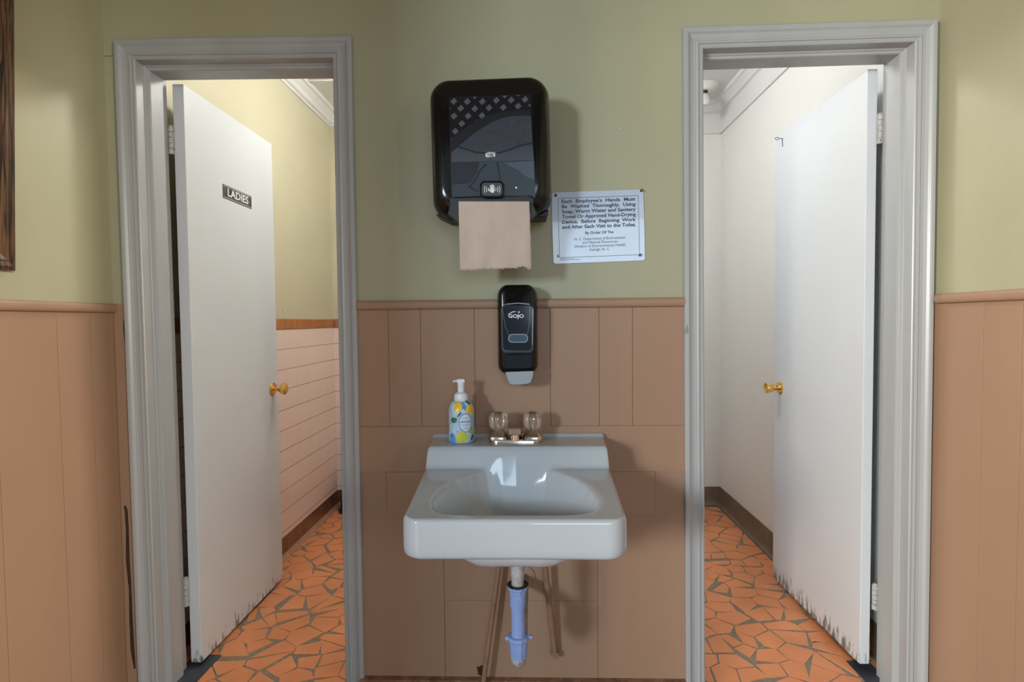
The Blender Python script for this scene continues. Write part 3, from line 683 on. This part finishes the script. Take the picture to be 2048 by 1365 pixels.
# ---------------------------------------------------------------- notice
t = thing('notice_sign', 'white laminated hand washing notice pinned on the green wall right of the towel dispenser', 'sign', bp(1196, 453, -.001))
def sg(u, v, Y=-.0035):
    c = [(1103.5, 385.5), (1286.5, 379), (1290, 521), (1107, 528)]
    px = (c[0][0] * (1 - u) + c[1][0] * u) * (1 - v) + (c[3][0] * (1 - u) + c[2][0] * u) * v
    py = (c[0][1] * (1 - u) + c[1][1] * u) * (1 - v) + (c[3][1] * (1 - u) + c[2][1] * u) * v
    return bp(px, py, Y)
bm = bmesh.new(); ring = [(.01, 0), (.5, 0), (.985, 0), (1, .02), (1.003, .5), (1, .98), (.985, 1), (.5, 1), (.02, 1), (0, .98), (-.003, .5), (0, .02)]
loft(bm, [[sg(u, v, -.001) for u, v in ring], [sg(u, v, -.0035) for u, v in ring]]); card = obj('card', bm, SIGNM, t)
bm = bmesh.new()
def bar(u0, u1, v0, v1): slab(bm, [sg(u0, v0, -.0035), sg(u1, v0, -.0035), sg(u1, v1, -.0035), sg(u0, v1, -.0035)], .0003)
for b in ((.065, .945, .082, .088), (.065, .945, .915, .921), (.065, .069, .082, .921), (.941, .945, .082, .921)): bar(*b)
fs = lambda x, z: sg(x, 1 - z, -.0042)
AS = 183 / 142.0
def ln(s, u0, u1, v, cap, bold): text_bm(bm, s, fs, u0, u1, 1 - v, cap, bold=bold)
for s_, v in (("Each  Employee's  Hands  Must", .152), ("Be  Washed  Thoroughly,  Using", .224), ("Soap, Warm Water and Sanitary", .296), ("Towel Or Approved Hand-Drying", .368), ("Device,  Before  Beginning  Work", .441), ("and After Each Visit to the Toilet.", .513)):
    ln(s_, .105, .912, v, .047, .028)
ln('By Order Of The', .355, .665, .600, .036, .022)
ln('N. C. Department of Environment', .235, .79, .683, .036, .0)
ln('and Natural Resources', .32, .705, .733, .036, .0)
ln('Division of Environmental Health', .235, .79, .785, .036, .0)
ln('Raleigh, N. C.', .40, .62, .838, .036, .0)
rnd = random.Random(2)
for v, ue in ((.934, .21), (.95, .28)):
    u = .075
    while u < ue: w = rnd.uniform(.008, .022); bar(u, u + w, v, v + .007); u += w + .006
obj('lettering', bm, INK, card)
for nm, px, py, m, lab in (('thumbtack', 1111.5, 391, BRONZE, 'dark thumbtack in the upper left corner of the notice'), ('thumbtack', 1282.5, 381.5, BRONZE, 'brown push pin in the upper right corner of the notice'),
                           ('thumbtack', 1280, 510.5, GPIN, 'green push pin in the lower right corner of the notice'), ('thumbtack', 1117, 512, CPIN, 'clear push pin in the lower left corner of the notice')):
    p = bp(px, py, -.004); bm = bmesh.new(); lathe(bm, [(.0042, -.0036), (.0045, -.005), (.0025, -.007), (.0022, -.011), (.0036, -.013), (.0036, -.014), (.001, -.0145)], (p.x, 0, p.z), 'Y', 16)
    tag(obj(nm, bm, m, smooth=True, origin=(p.x, -.004, p.z)), lab, 'push pin')

# ---------------------------------------------------------------- wall soap dispenser
t = thing('soap_dispenser', 'narrow glossy black wall soap dispenser with grey push lever between towel dispenser and faucet', 'soap dispenser', bp(1037, 690, 0))
c = bp(1035, 661, -.06)
def sp_(x, y, z): return (c.x + x, y, c.z + z)
SW, SH = .130, .272
rings = []
for y, a, b, dz in ((-.0065, 1.0, .97, 0), (-.03, 1.02, .985, 0), (-.06, .99, .985, 0), (-.082, .93, .97, .0), (-.094, .84, .93, .001), (-.0985, .72, .87, .003)):
    ring = []
    for x, z in rrect(SW * a, SH * b, .030 * min(a, b), 6):
        k = 1 - .05 * (-z / SH + .5) - (.05 * max(0, z / SH * 2)); ring.append(sp_(x * k, y, z + dz + .008 * (1 - (x / (SW / 2)) ** 2) * (1 if z > 0 else 0)))
    rings.append(ring)
bm = bmesh.new(); loft(bm, rings); obj('housing', bm, BLACK, t, smooth=True, angle=60)
def zs(u, v, Y): return bp(960 + u / 5.9375, 560 + v / 5.935, Y)
def rrs(cx, cy, w, h, r, Y, taper=0, n=5): return [zs(cx + x * (1 - taper * z / h), cy - z, Y) for x, z in rrect(w, h, r, n)]
bm = bmesh.new(); loft(bm, [rrs(445, 585, 390, 570, 60, -.094, -.06), rrs(445, 585, 384, 564, 58, -.104, -.06), rrs(445, 585, 366, 546, 50, -.106, -.06)]); fp = obj('front_panel', bm, mat('panel_rim', (.05, .065, .09), .12, coat=.6), t, smooth=True)
bm = bmesh.new(); loft(bm, [rrs(445, 575, 352, 530, 48, -.1055, -.06), rrs(445, 575, 350, 528, 48, -.1068, -.06)]); obj('panel_face', bm, mat('deep_blue_black', (.004, .007, .014), .10, spec=.4), fp)
bm = bmesh.new()
for seq in ([(262, 310), (300, 560), (345, 660)], [(595, 310), (580, 560), (560, 650)]):
    for (u0, v0), (u1, v1) in zip(seq, seq[1:]): slab(bm, [zs(u0 - 2.5, v0, -.1068), zs(u0 + 2.5, v0, -.1068), zs(u1 + 2.5, v1, -.1068), zs(u1 - 2.5, v1, -.1068)], .0005)
slab(bm, [zs(u, v, -.1068) for u, v in ((270, 300), (330, 280), (450, 270), (590, 282), (590, 300), (450, 285), (330, 296))], .0005)
obj('moulded_ridge', bm, mat('ridge_grey', (.10, .13, .17), .2), fp)
bm = bmesh.new(); loft(bm, [rrs(452, 695, 232, 102, 44, -.1065), rrs(452, 695, 232, 102, 44, -.1078)]); vw = obj('view_window', bm, RIMM, t)
bm = bmesh.new(); loft(bm, [rrs(452, 695, 214, 86, 38, -.1076), rrs(452, 695, 214, 86, 38, -.1083)]); obj('window_pane', bm, BLUEW, vw)
bm = bmesh.new(); slab(bm, [zs(u, v, -.092) for u, v in ((288, 885), (620, 880), (614, 1040), (590, 1052), (330, 1056), (300, 1046))], .010); obj('lower_panel', bm, mat('lower_black', (.004, .007, .014), .12, spec=.4), t, bevel=.002)
bm = bmesh.new(); loft(bm, [[zs(u, v, Y) for u, v in ((300, 1092), (640, 1080), (632, 1150), (605, 1225), (560, 1242), (470, 1250), (385, 1250), (345, 1235), (318, 1170))] for Y in (-.05, -.100)] + [[zs(470 + (u - 470) * .95, 1165 + (v - 1165) * .93, -.105) for u, v in ((300, 1092), (640, 1080), (632, 1150), (605, 1225), (560, 1242), (470, 1250), (385, 1250), (345, 1235), (318, 1170))]])
lv = obj('push_lever', bm, GREYP, t, smooth=True); lv['label'] = 'grey push lever'
fg = lambda x, z: zs(x, -z, -.1074)
bm = bmesh.new(); text_bm(bm, 'GOJO', fg, 337, 520, -450, 40, bold=.025)
sw = [(330 + 8 * k, 410 - 36 * math.sin(min(1, k / 9) * 1.4)) for k in range(13)]
slab(bm, [zs(u, v, -.1072) for u, v in sw] + [zs(u, v + 5 + 5 * math.sin(i / 12 * 3.1), -.1072) for i, (u, v) in reversed(list(enumerate(sw)))], .0003)
for a_, b_, c_, d_ in ((458, 372, 466, 398), (450, 380, 474, 388)): slab(bm, [zs(a_, b_, -.1072), zs(c_, b_, -.1072), zs(c_, d_, -.1072), zs(a_, d_, -.1072)], .0003)
obj('lettering', bm, WHITEP, t)

# ---------------------------------------------------------------- washbasin
SXc = bp(1028.5, 1060, -.50).x
ZD = bp(1040, 884, -.10).z       # deck height
ZR = ZD - .058                   # rim at the riser foot
D = .52
def wid(y):
    if y < .15: w = .272 - .010 * (y / .15)
    elif y < .18: w = .262 + .004 * (y - .15) / .03
    else: w = .266 - .007 * (y - .18) / .3
    r = .045
    if y > D - r: w = w - r + math.sqrt(max(0, r * r - (y - (D - r)) ** 2))
    return w
def ss(a, b, x): t_ = min(1, max(0, (x - a) / (b - a))); return t_ * t_ * (3 - 2 * t_)
bowl = [(.485, .0), (.484, .10), (.478, .15), (.462, .185), (.435, .203), (.40, .208), (.36, .204), (.31, .190), (.265, .168), (.225, .140), (.195, .115), (.172, .09), (.160, .05), (.158, 0)]
BC = .34
pol = sorted((math.atan2(y - BC, x), math.hypot(y - BC, x)) for y, x in bowl)
def rho(th):
    for (a, ra), (b, rb) in zip(pol, pol[1:]):
        if a <= th <= b + 1e-9:
            k = (th - a) / (b - a + 1e-9)
            # interpolate in cartesian for straightness
            xa_, ya_, xb_, yb_ = ra * math.cos(a), ra * math.sin(a), rb * math.cos(b), rb * math.sin(b)
            # ray / segment intersection
            dx, dy = math.cos(th), math.sin(th); ex, ey = xb_ - xa_, yb_ - ya_; den = dx * ey - dy * ex
            return abs((xa_ * ey - ya_ * ex) / den) if abs(den) > 1e-9 else ra
    return pol[0][1] if th < pol[0][0] else pol[-1][1]
def base_z(x, y):
    rim = ZR - .024 * ss(.15, .50, y)
    z = rim + (ZD - rim) * (1 - ss(.148, .178, y)) + .009 * (1 - ss(.014, .026, y))
    return z
def bowl_z(x, y, depth=.150):
    th = math.atan2(y - BC, abs(x)); th = max(pol[0][0], min(pol[-1][0], th)); r = math.hypot(x, y - BC); t_ = r / rho(th)
    if t_ > 1.06: return 0
    if t_ > .97: s_ = (1.06 - t_) / .09; return -.007 * s_ * s_
    u = t_ / .97; return -.007 - depth * (1 - u ** 3.6) ** .85
NX, NY = 120, 110
def ysamp(j):
    return D * j / NY
bm = bmesh.new(); G = []
for j in range(NY + 1):
    t_ = j / NY
    y = D * t_ if t_ < .9 else D * (.9 + .1 * math.sin((t_ - .9) / .1 * math.pi / 2))
    row = []
    for i in range(NX + 1):
        u = -1 + 2 * i / NX; u = math.copysign(1 - (1 - abs(u)) ** 1.15, u)
        w = max(wid(y), .02); x = u * w
        e = min(w - abs(x), D - y); Re = .011
        z = base_z(x, y) + bowl_z(x, y)
        if e < Re: z -= Re - math.sqrt(max(0, Re * Re - (Re - e) ** 2))
        row.append(bm.verts.new((SXc + x, -y - .012, z)))
    G.append(row)
for j in range(NY):
    for i in range(NX): bm.faces.new((G[j][i], G[j][i + 1], G[j + 1][i + 1], G[j + 1][i]))
loop = [G[j][0] for j in range(NY + 1)] + [G[NY][i] for i in range(1, NX + 1)] + [G[j][NX] for j in range(NY - 1, -1, -1)]
ZA = bp(1030, 1116, -.51).z
prev = loop; cen = Vector((SXc, -.30, 0))
for dz, ins in ((0.35, -.0008), (.7, -.0008), (.86, 0), (.93, .003), (.98, .009), (1.0, .018), (1.0, .035), (.80, .04)):
    cur = []
    for v0 in loop:
        z = v0.co.z + (ZA - v0.co.z) * dz
        d = Vector((v0.co.x - cen.x, v0.co.y - cen.y, 0)); L_ = d.length; d = d * ((L_ - ins) / L_)
        yy_ = min(cen.y + d.y, -.012)
        cur.append(bm.verts.new((cen.x + d.x, yy_, z)))
    for a, b, c2, d2_ in zip(prev, prev[1:], cur[1:], cur): bm.faces.new((a, b, c2, d2_))
    prev = cur
f_ = bm.faces.new([G[0][i] for i in range(NX + 1)] + [loop[-1]] if False else [G[0][0], G[0][NX], prev[-1], prev[0]])
t = thing('washbasin', 'white porcelain wall-hung washbasin with square apron on the brown panelled wall', 'sink', (SXc, -.012, ZA))
obj('basin', bm, PORC, t, smooth=True, angle=70)
# underside of the bowl
bm = bmesh.new(); rings = []
for t_ in (1.10, 1.06, 1.0, .95, .9, .84, .76, .66, .54, .40, .25, .10):
    ring = []
    for i in range(72):
        a = 2 * math.pi * i / 72; th = math.atan2(math.sin(a), abs(math.cos(a))); th = max(pol[0][0], min(pol[-1][0], th)); rr_ = rho(th) * t_ * 1.03
        x = rr_ * math.cos(a); y = BC + rr_ * math.sin(a); u = min(1, t_ / .97)
        lump = .010 * math.exp(-((abs(x) - .105) / .05) ** 2) * (1 - u)
        z = ZR - .024 * ss(.15, .50, min(y, .5)) - .022 - .1515 * (1 - u ** 3.2) ** .9 - lump
        if t_ > 1: z -= .004
        ring.append((SXc + x, -min(y, .503) - .012, z))
    rings.append(ring)
loft(bm, rings, cap0=False); obj('bowl_underside', bm, PORCD, t, smooth=True, angle=80)
bm = bmesh.new(); zb_ = ZR - .024 * ss(.15, .5, BC) - .007 - .150
lathe(bm, [(.026, zb_ - .004), (.026, zb_ + .002), (.022, zb_ + .003), (.016, zb_ + .0005), (.002, zb_ + .0005)], (SXc, -BC - .012, 0)); obj('drain', bm, STEEL, t, smooth=True)
for sx_ in (-.2, .2):
    bm = bmesh.new(); box(bm, SXc + sx_ - .02, SXc + sx_ + .02, -.0125, -.0118, ZD - .09, ZD - .01); obj('wall_bracket', bm, STEEL, t)

# ---------------------------------------------------------------- faucet
ZF = ZD + .0005
fc = bpz(1031.5, 882, ZF); fx_, fy_ = fc.x, -.100
t = thing('faucet', 'two-handled chrome centerset faucet with clear fluted knobs at the back of the basin', 'faucet', (fx_, fy_, ZF))
bm = bmesh.new(); H = .052
out = []
for cx_, a0 in ((H, -90), (-H, 90)):
    for k in range(9): a = math.radians(a0 + 180 * k / 8); out.append((fx_ + cx_ + .028 * math.cos(a), fy_ + .026 * math.sin(a)))
loft(bm, [[(x, y, ZF) for x, y in out], [(x, y, ZF + .006) for x, y in out], [(fx_ + (x - fx_) * .97, fy_ + (y - fy_) * .9, ZF + .011) for x, y in out]]); fb = obj('base_plate', bm, CHROME, t, smooth=True)
for s_ in (-1, 1):
    bm = bmesh.new(); x = fx_ + s_ * H
    rings = []
    for z, w, d_ in ((.008, .030, .026), (.015, .030, .026), (.020, .028, .024), (.033, .017, .016), (.040, .012, .012)):
        rings.append([(x + w * math.copysign(abs(math.cos(a)) ** .6, math.cos(a)), fy_ + d_ * math.copysign(abs(math.sin(a)) ** .6, math.sin(a)), ZF + z) for a in [2 * math.pi * k / 32 for k in range(32)]])
    loft(bm, rings); obj('valve_body', bm, CHROME, t, smooth=True)
    bm = bmesh.new(); z0 = ZF + .036
    lathe(bm, [(.013, z0), (.0225, z0 + .005), (.0275, z0 + .016), (.0295, z0 + .028), (.0285, z0 + .040), (.0235, z0 + .050), (.012, z0 + .054), (.011, z0 + .052)], (x, fy_, 0), n=80, ribs=12, rd=.09)
    hd = obj('handle', bm, ACRYL, t, smooth=True, angle=80); hd['label'] = 'clear fluted acrylic knob'
    bm = bmesh.new(); lathe(bm, [(.006, z0 - .002), (.006, z0 + .045), (.011, z0 + .0455), (.011, z0 + .0535), (.009, z0 + .055)], (x, fy_, 0), n=24); obj('stem_and_cap', bm, CHROME, hd, smooth=True)
bm = bmesh.new()
def spr(y, z, w, h): return [(fx_ - w, y, z - h), (fx_ - w, y, z + h * .6), (fx_ - w * .7, y, z + h), (fx_ + w * .7, y, z + h), (fx_ + w, y, z + h * .6), (fx_ + w, y, z - h)]
loft(bm, [spr(fy_ + .012, ZF + .022, .020, .014), spr(fy_ - .02, ZF + .032, .018, .013), spr(fy_ - .05, ZF + .041, .0175, .011), spr(fy_ - .078, ZF + .047, .0180, .0095), spr(fy_ - .092, ZF + .0475, .0175, .009)])
obj('spout', bm, CHROME, t, bevel=.002)
bm = bmesh.new(); lathe(bm, [(.0105, ZF + .020), (.0120, ZF + .021), (.0120, ZF + .040)], (fx_, fy_ - .078, 0), n=24); obj('aerator', bm, STEEL, t, smooth=True)

# ---------------------------------------------------------------- foaming soap bottle
BX = bpz(923, 884, ZD).x; BY = -.096; BR = .0385
bz = bp(923, 884, BY)
BX = bp(923, 840, BY).x; BZ = ZD + .001
t = thing('soap_bottle', 'blue foaming hand soap bottle with painted lemons and white pump on the basin ledge', 'soap bottle', (BX, BY, BZ))
bh = bp(923, 800, BY).z - BZ
def brad(z):      # radius at height z above the base
    k = z / bh
    if k < .02: return BR * .95
    if k < .70: return BR * (1 + .01 * math.sin(k * 9))
    s_ = (k - .70) / .30; return BR * (.42 + .58 * math.sqrt(max(0, 1 - s_ ** 2.2)))
bm = bmesh.new(); lathe(bm, [(BR * .90, BZ), (BR * .97, BZ + .003)] + [(brad(bh * k / 24), BZ + bh * k / 24) for k in range(1, 25)], (BX, BY, 0), n=48)
body = obj('bottle', bm, BOTTLE, t, smooth=True)
vd = Vector((EYE.x - BX, EYE.y - BY, 0)).normalized(); vs_ = Vector((-vd.y, vd.x, 0))   # towards viewer / to the viewer's right
A0 = math.atan2(vd.y, vd.x)
def wrap(s, z, e=.0004):
    r = brad(z); a = A0 + s / BR; return (BX + (r + e) * math.cos(a), BY + (r + e) * math.sin(a), BZ + z)
def ell(bm, s, z, a, b, rot=0, e=.0004, mi=0, rin=0, n=28, tip=0):
    rs_ = [rin + (1 - rin) * k / 5 for k in range(6)] if rin else [k / 5 for k in range(1, 6)]
    rg = []
    for q in rs_:
        r_ = []
        for k in range(n):
            t_ = 2 * math.pi * k / n; x, y = a * q * math.cos(t_), b * q * math.sin(t_)
            if tip: x += tip * a * max(0, math.cos(t_)) ** 6 * q
            r_.append(bm.verts.new(wrap(s + x * math.cos(rot) - y * math.sin(rot), z + x * math.sin(rot) + y * math.cos(rot), e)))
        rg.append(r_)
    for p, q in zip(rg, rg[1:]):
        for k in range(n): bm.faces.new((p[k], p[(k + 1) % n], q[(k + 1) % n], q[k])).material_index = mi
    if not rin: bm.faces.new(rg[0]).material_index = mi
HB = bh
sc = 2 * BR / 435.0
def bs(u): return (u - 432) * sc * 1.08
def bzv(v): return (1215 - v) / (1215 - 445) * HB
for nm, u, v, a_, b_, rot, m, tip in (('printed_lemon', 365, 550, .0135, .016, .3, LEMON, .2), ('printed_lemon', 590, 610, .0125, .0165, 1.2, LEMON, .2), ('printed_lemon', 430, 1100, .016, .0185, 1.4, LEMONG, .15),
        ('printed_lemon', 590, 990, .012, .008, .3, LEMONG, 0), ('printed_leaf', 295, 790, .0105, .0085, .2, LEAF, .3), ('printed_leaf', 400, 680, .010, .003, .9, LEAF, 0), ('printed_leaf', 620, 1120, .010, .006, 1.0, LEAF, 0), ('printed_leaf', 590, 480, .010, .005, -.5, LEAF, 0)):
    bm = bmesh.new(); ell(bm, bs(u), bzv(v), a_, b_, rot, tip=tip); obj(nm, bm, m, body)
bm = bmesh.new(); rnd = random.Random(5)
for k in range(60):
    ell(bm, rnd.uniform(-.042, .042), rnd.uniform(.006, HB * .86), rnd.uniform(.0007, .0016), rnd.uniform(.0006, .0011), rnd.uniform(0, 3), e=.0002, n=8)
ell(bm, bs(270), bzv(1130), .012, .018, 0, e=.0002); ell(bm, bs(480), bzv(545), .006, .014, .6, e=.0002)
obj('printed_dots', bm, BBLUE, body)
bm = bmesh.new(); ell(bm, bs(497), bzv(835), .0195, .0280, .05, e=.0007, n=40); ov = obj('label_oval', bm, OVALM, body)
bm = bmesh.new(); ell(bm, bs(497), bzv(835), .0200, .0286, .05, e=.0009, n=40, rin=.93)
wf = lambda x, z: wrap(x, z, .0011)
text_bm(bm, 'LEMON BASIL', wf, bs(497) - .0165, bs(497) + .0165, bzv(828), .0042, bold=.03)
for v, w in ((750, .011), (868, .015), (893, .010), (925, .004), (950, .011)):
    s_ = -w
    while s_ < w:
        q = rnd.uniform(.0012, .003); a_, b_ = bs(497) + s_, bs(497) + min(s_ + q, w); z_ = bzv(v)
        poly(bm, [wrap(a_, z_, .0011), wrap(b_, z_, .0011), wrap(b_, z_ + .0011, .0011), wrap(a_, z_ + .0011, .0011)]); s_ += q + .0008
obj('lettering', bm, mat('label_blue', (.03, .12, .30), .4), ov)
cz0 = BZ + bh
bm = bmesh.new(); lathe(bm, [(.0205, cz0 - .002), (.0215, cz0 + .002), (.0215, cz0 + .010), (.019, cz0 + .019), (.012, cz0 + .0235), (.0105, cz0 + .024), (.0105, cz0 + .040), (.012, cz0 + .041)], (BX, BY, 0), n=36); pm = obj('pump', bm, PUMPW, t, smooth=True)
bm = bmesh.new(); zz = bp(922, 758, BY).z
loft(bm, [[(BX + x, BY + y, z) for x, y in ((-.0155, -.003), (-.011, -.009), (0, -.0115), (.012, -.009), (.0145, 0), (.012, .009), (0, .0115), (-.011, .009), (-.0155, .003))] for z in (zz - .010, zz - .004)] + [[(BX + x * .72, BY + y * .7, zz) for x, y in ((-.0155, -.003), (-.011, -.009), (0, -.0115), (.012, -.009), (.0145, 0), (.012, .009), (0, .0115), (-.011, .009), (-.0155, .003))]])
lathe(bm, [(.0108, cz0 + .038), (.0108, zz - .008)], (BX, BY, 0), n=20)
tube(bm, [(BX - .010, BY, zz - .006), (BX - .024, BY - .004, zz - .0075)], .0032, 12)
obj('pump_head', bm, PUMPW, pm, smooth=True)

# ---------------------------------------------------------------- drain trap and supply pipes
YT = -.335
tx = bp(1036, 1230, YT).x
zt0 = ZR - .024 * ss(.15, .5, .31) - .022 - .1515 - .013; zn1 = bp(1036, 1176, YT).z; zn2 = bp(1034, 1278, YT).z; zu = bp(1037, 1347, YT).z
t = thing('drain_trap', 'white plastic drain trap, blue light painted in, hanging below the washbasin', 'pipe', (tx, YT, zu))
bm = bmesh.new(); lathe(bm, [(.0165, zn1 - .01), (.0165, zn1 + .03), (.0178, zn1 + .032), (.0178, zt0)], (tx, YT, 0), n=28); obj('tailpiece', bm, PIPEW, t, smooth=True)
bm = bmesh.new(); lathe(bm, [(.019, zn1 + .006), (.028, zn1 + .008), (.028, zn1 + .001), (.024, zn1 - .002), (.0225, zn1 - .016), (.019, zn1 - .018)], (tx, YT, 0), n=10); obj('slip_nut', bm, PVC, t)
bm = bmesh.new(); lathe(bm, [(.027, zn1 + .0065), (.0285, zn1 + .0088), (.0185, zn1 + .0092)], (tx, YT, 0), n=28); obj('washer_ring', bm, RUSTGAP, t, smooth=True)
bm = bmesh.new(); zm = (zn1 + zn2) / 2
lathe(bm, [(.0215, zn1 - .014), (.0215, zm + .022), (.0185, zm + .014), (.0185, zn2 - .005)], (tx, YT, 0), n=28); obj('trap_tube', bm, PVC, t, smooth=True)
bm = bmesh.new(); lathe(bm, [(.019, zn2 + .010), (.027, zn2 + .009), (.028, zn2), (.025, zn2 - .004), (.0235, zn2 - .026), (.0225, zn2 - .046), (.021, zn2 - .047)], (tx, YT, 0), n=10)
box(bm, tx - .034, tx - .025, YT - .006, YT + .002, zn2 - .002, zn2 + .008); box(bm, tx + .025, tx + .036, YT - .004, YT + .003, zn2 + .002, zn2 + .009); obj('slip_nut', bm, PVC, t)
bm = bmesh.new(); RB = .036; zc_ = zu + .02 + RB * .6
zc_ = zu + .021 + .0
pts = [(tx, YT, zn2 - .01), (tx, YT, zc_ + RB)] + [(tx, YT + RB - RB * math.cos(a), zc_ + RB - RB * math.sin(a)) for a in [math.pi * k / 12 for k in range(1, 12)]] + [(tx, YT + 2 * RB, zc_ + RB)]
zup = bp(1052, 1285, YT + 2 * RB).z
mid = [(tx + .004, YT + 2 * RB, zup)]
RE = .03
el = [(tx + .006, YT + 2 * RB + RE - RE * math.cos(a), zup + .03 + RE * math.sin(a)) for a in [math.pi / 2 * k / 6 for k in range(7)]]
tube(bm, pts, .0205, 24); obj('u_bend', bm, PVCD, t, smooth=True, angle=60)
bm = bmesh.new(); tube(bm, [(tx, YT + 2 * RB, zc_ + RB - .004)] + mid + el + [(tx + .008, -.012, zup + .03 + RE)], .0185, 24); obj('waste_arm', bm, mat('painted_waste', (.26, .20, .17), .4, noise=.2, nscale=30), t, smooth=True, angle=60)
bm = bmesh.new(); lathe(bm, [(.04, -.0078), (.040, -.010), (.024, -.016)], (tx + .008, 0, zup + .03 + RE), 'Y', 28); obj('escutcheon', bm, BROWN, t, smooth=True)
PIPEB = mat('brown_painted_pipe', (.26, .145, .095), .4, noise=.12, nscale=30, bump=.3, bscale=60)
def supply(pa, pb, r, lab, end):
    a, b = pa, pb; tt = thing('supply_pipe', lab, 'pipe', b)
    bm = bmesh.new(); tube(bm, [a, a * .5 + b * .5 + Vector((0, -.003, 0)), b], r, 16); obj('pipe', bm, PIPEB, tt, smooth=True, angle=60)
    bm = bmesh.new(); end(bm, b); obj('fitting', bm, PIPEB, tt, smooth=True)
sa, sb = bp(1003, 1100, -.04), bp(967, 1364, -.05)
sb = sa + (sb - sa) * 1.03
def e1(bm, b): lathe(bm, [(.012, b.z - .004), (.0115, b.z + .012)], (b.x, b.y, 0), n=16)
supply(sa, Vector((sb.x, sb.y, max(sb.z, .03))), .0078, 'brown painted water pipe slanting down to the floor left of the drain trap', e1)
sa, sb = bp(1086, 1100, -.06), bp(1110, 1308, -.026)
def e2(bm, b): lathe(bm, [(.012, b.y - .012), (.013, b.y), (.013, -.0078)], (b.x, 0, b.z), 'Y', 16)
supply(sa, sb, .0095, 'brown painted water pipe ending in the wall right of the drain trap', e2)
bm = bmesh.new(); h0 = bp(962, 1343, -.009)
ring = [(h0.x + .014 * (1 + .25 * math.sin(3 * a + 1)) * math.cos(a), h0.z + .017 * (1 + .2 * math.cos(5 * a)) * math.sin(a)) for a in [2 * math.pi * k / 20 for k in range(20)]]
loft(bm, [[(x, -.0058, z) for x, z in ring], [(x, -.0080, z) for x, z in ring]]); tag(obj('pipe_hole', bm, RUSTGAP, origin=None), 'dark ragged hole in the brown panelling at the foot of the slanting pipe', 'hole')  # flat dark patch; the shade inside the hole is painted

# ---------------------------------------------------------------- little things
bm = bmesh.new(); p = bp(1241, 258, 0); lathe(bm, [(.004, 0), (.004, -.002), (.0015, -.003)], (p.x, 0, p.z), 'Y', 12); tag(obj('screw', bm, CPIN, smooth=True, origin=(p.x, 0, p.z)), 'lone screw in the green wall above the notice', 'screw')
for px, lab in ((567, 'left'), (611.5, 'middle'), (647, 'right')):
    p = bpx(px, 622.5, XW1); bm = bmesh.new(); lathe(bm, [(.006, 0), (.006, .003), (.002, .004)], (p.x, p.y, p.z), 'X', 12)
    tag(obj('wall_plug', bm, ANCH, smooth=True, origin=p), "%s of three white wall plugs above the orange tile border in the ladies' washroom" % {'left': 'leftmost', 'middle': 'middle', 'right': 'rightmost'}[lab], 'wall plug', 'wall plugs above the tile border')
q = bpz(676, 1026, 0); bx_, by_ = q.x + .075, q.y + .03
t = thing('brush_holder', "black flared toilet brush holder on the floor by the ladies' back wall", 'brush holder', (bx_, by_, .002))
bm = bmesh.new(); lathe(bm, [(.078, .002), (.08, .012), (.066, .03), (.054, .12), (.048, .26), (.05, .265), (.04, .266)], (bx_, by_, 0)); obj('holder', bm, BINM, t, smooth=True)
bm = bmesh.new(); lathe(bm, [(.008, .266), (.008, .40), (.014, .405), (.014, .44), (.006, .446)], (bx_, by_, 0), n=16); obj('handle', bm, BINM, t, smooth=True)
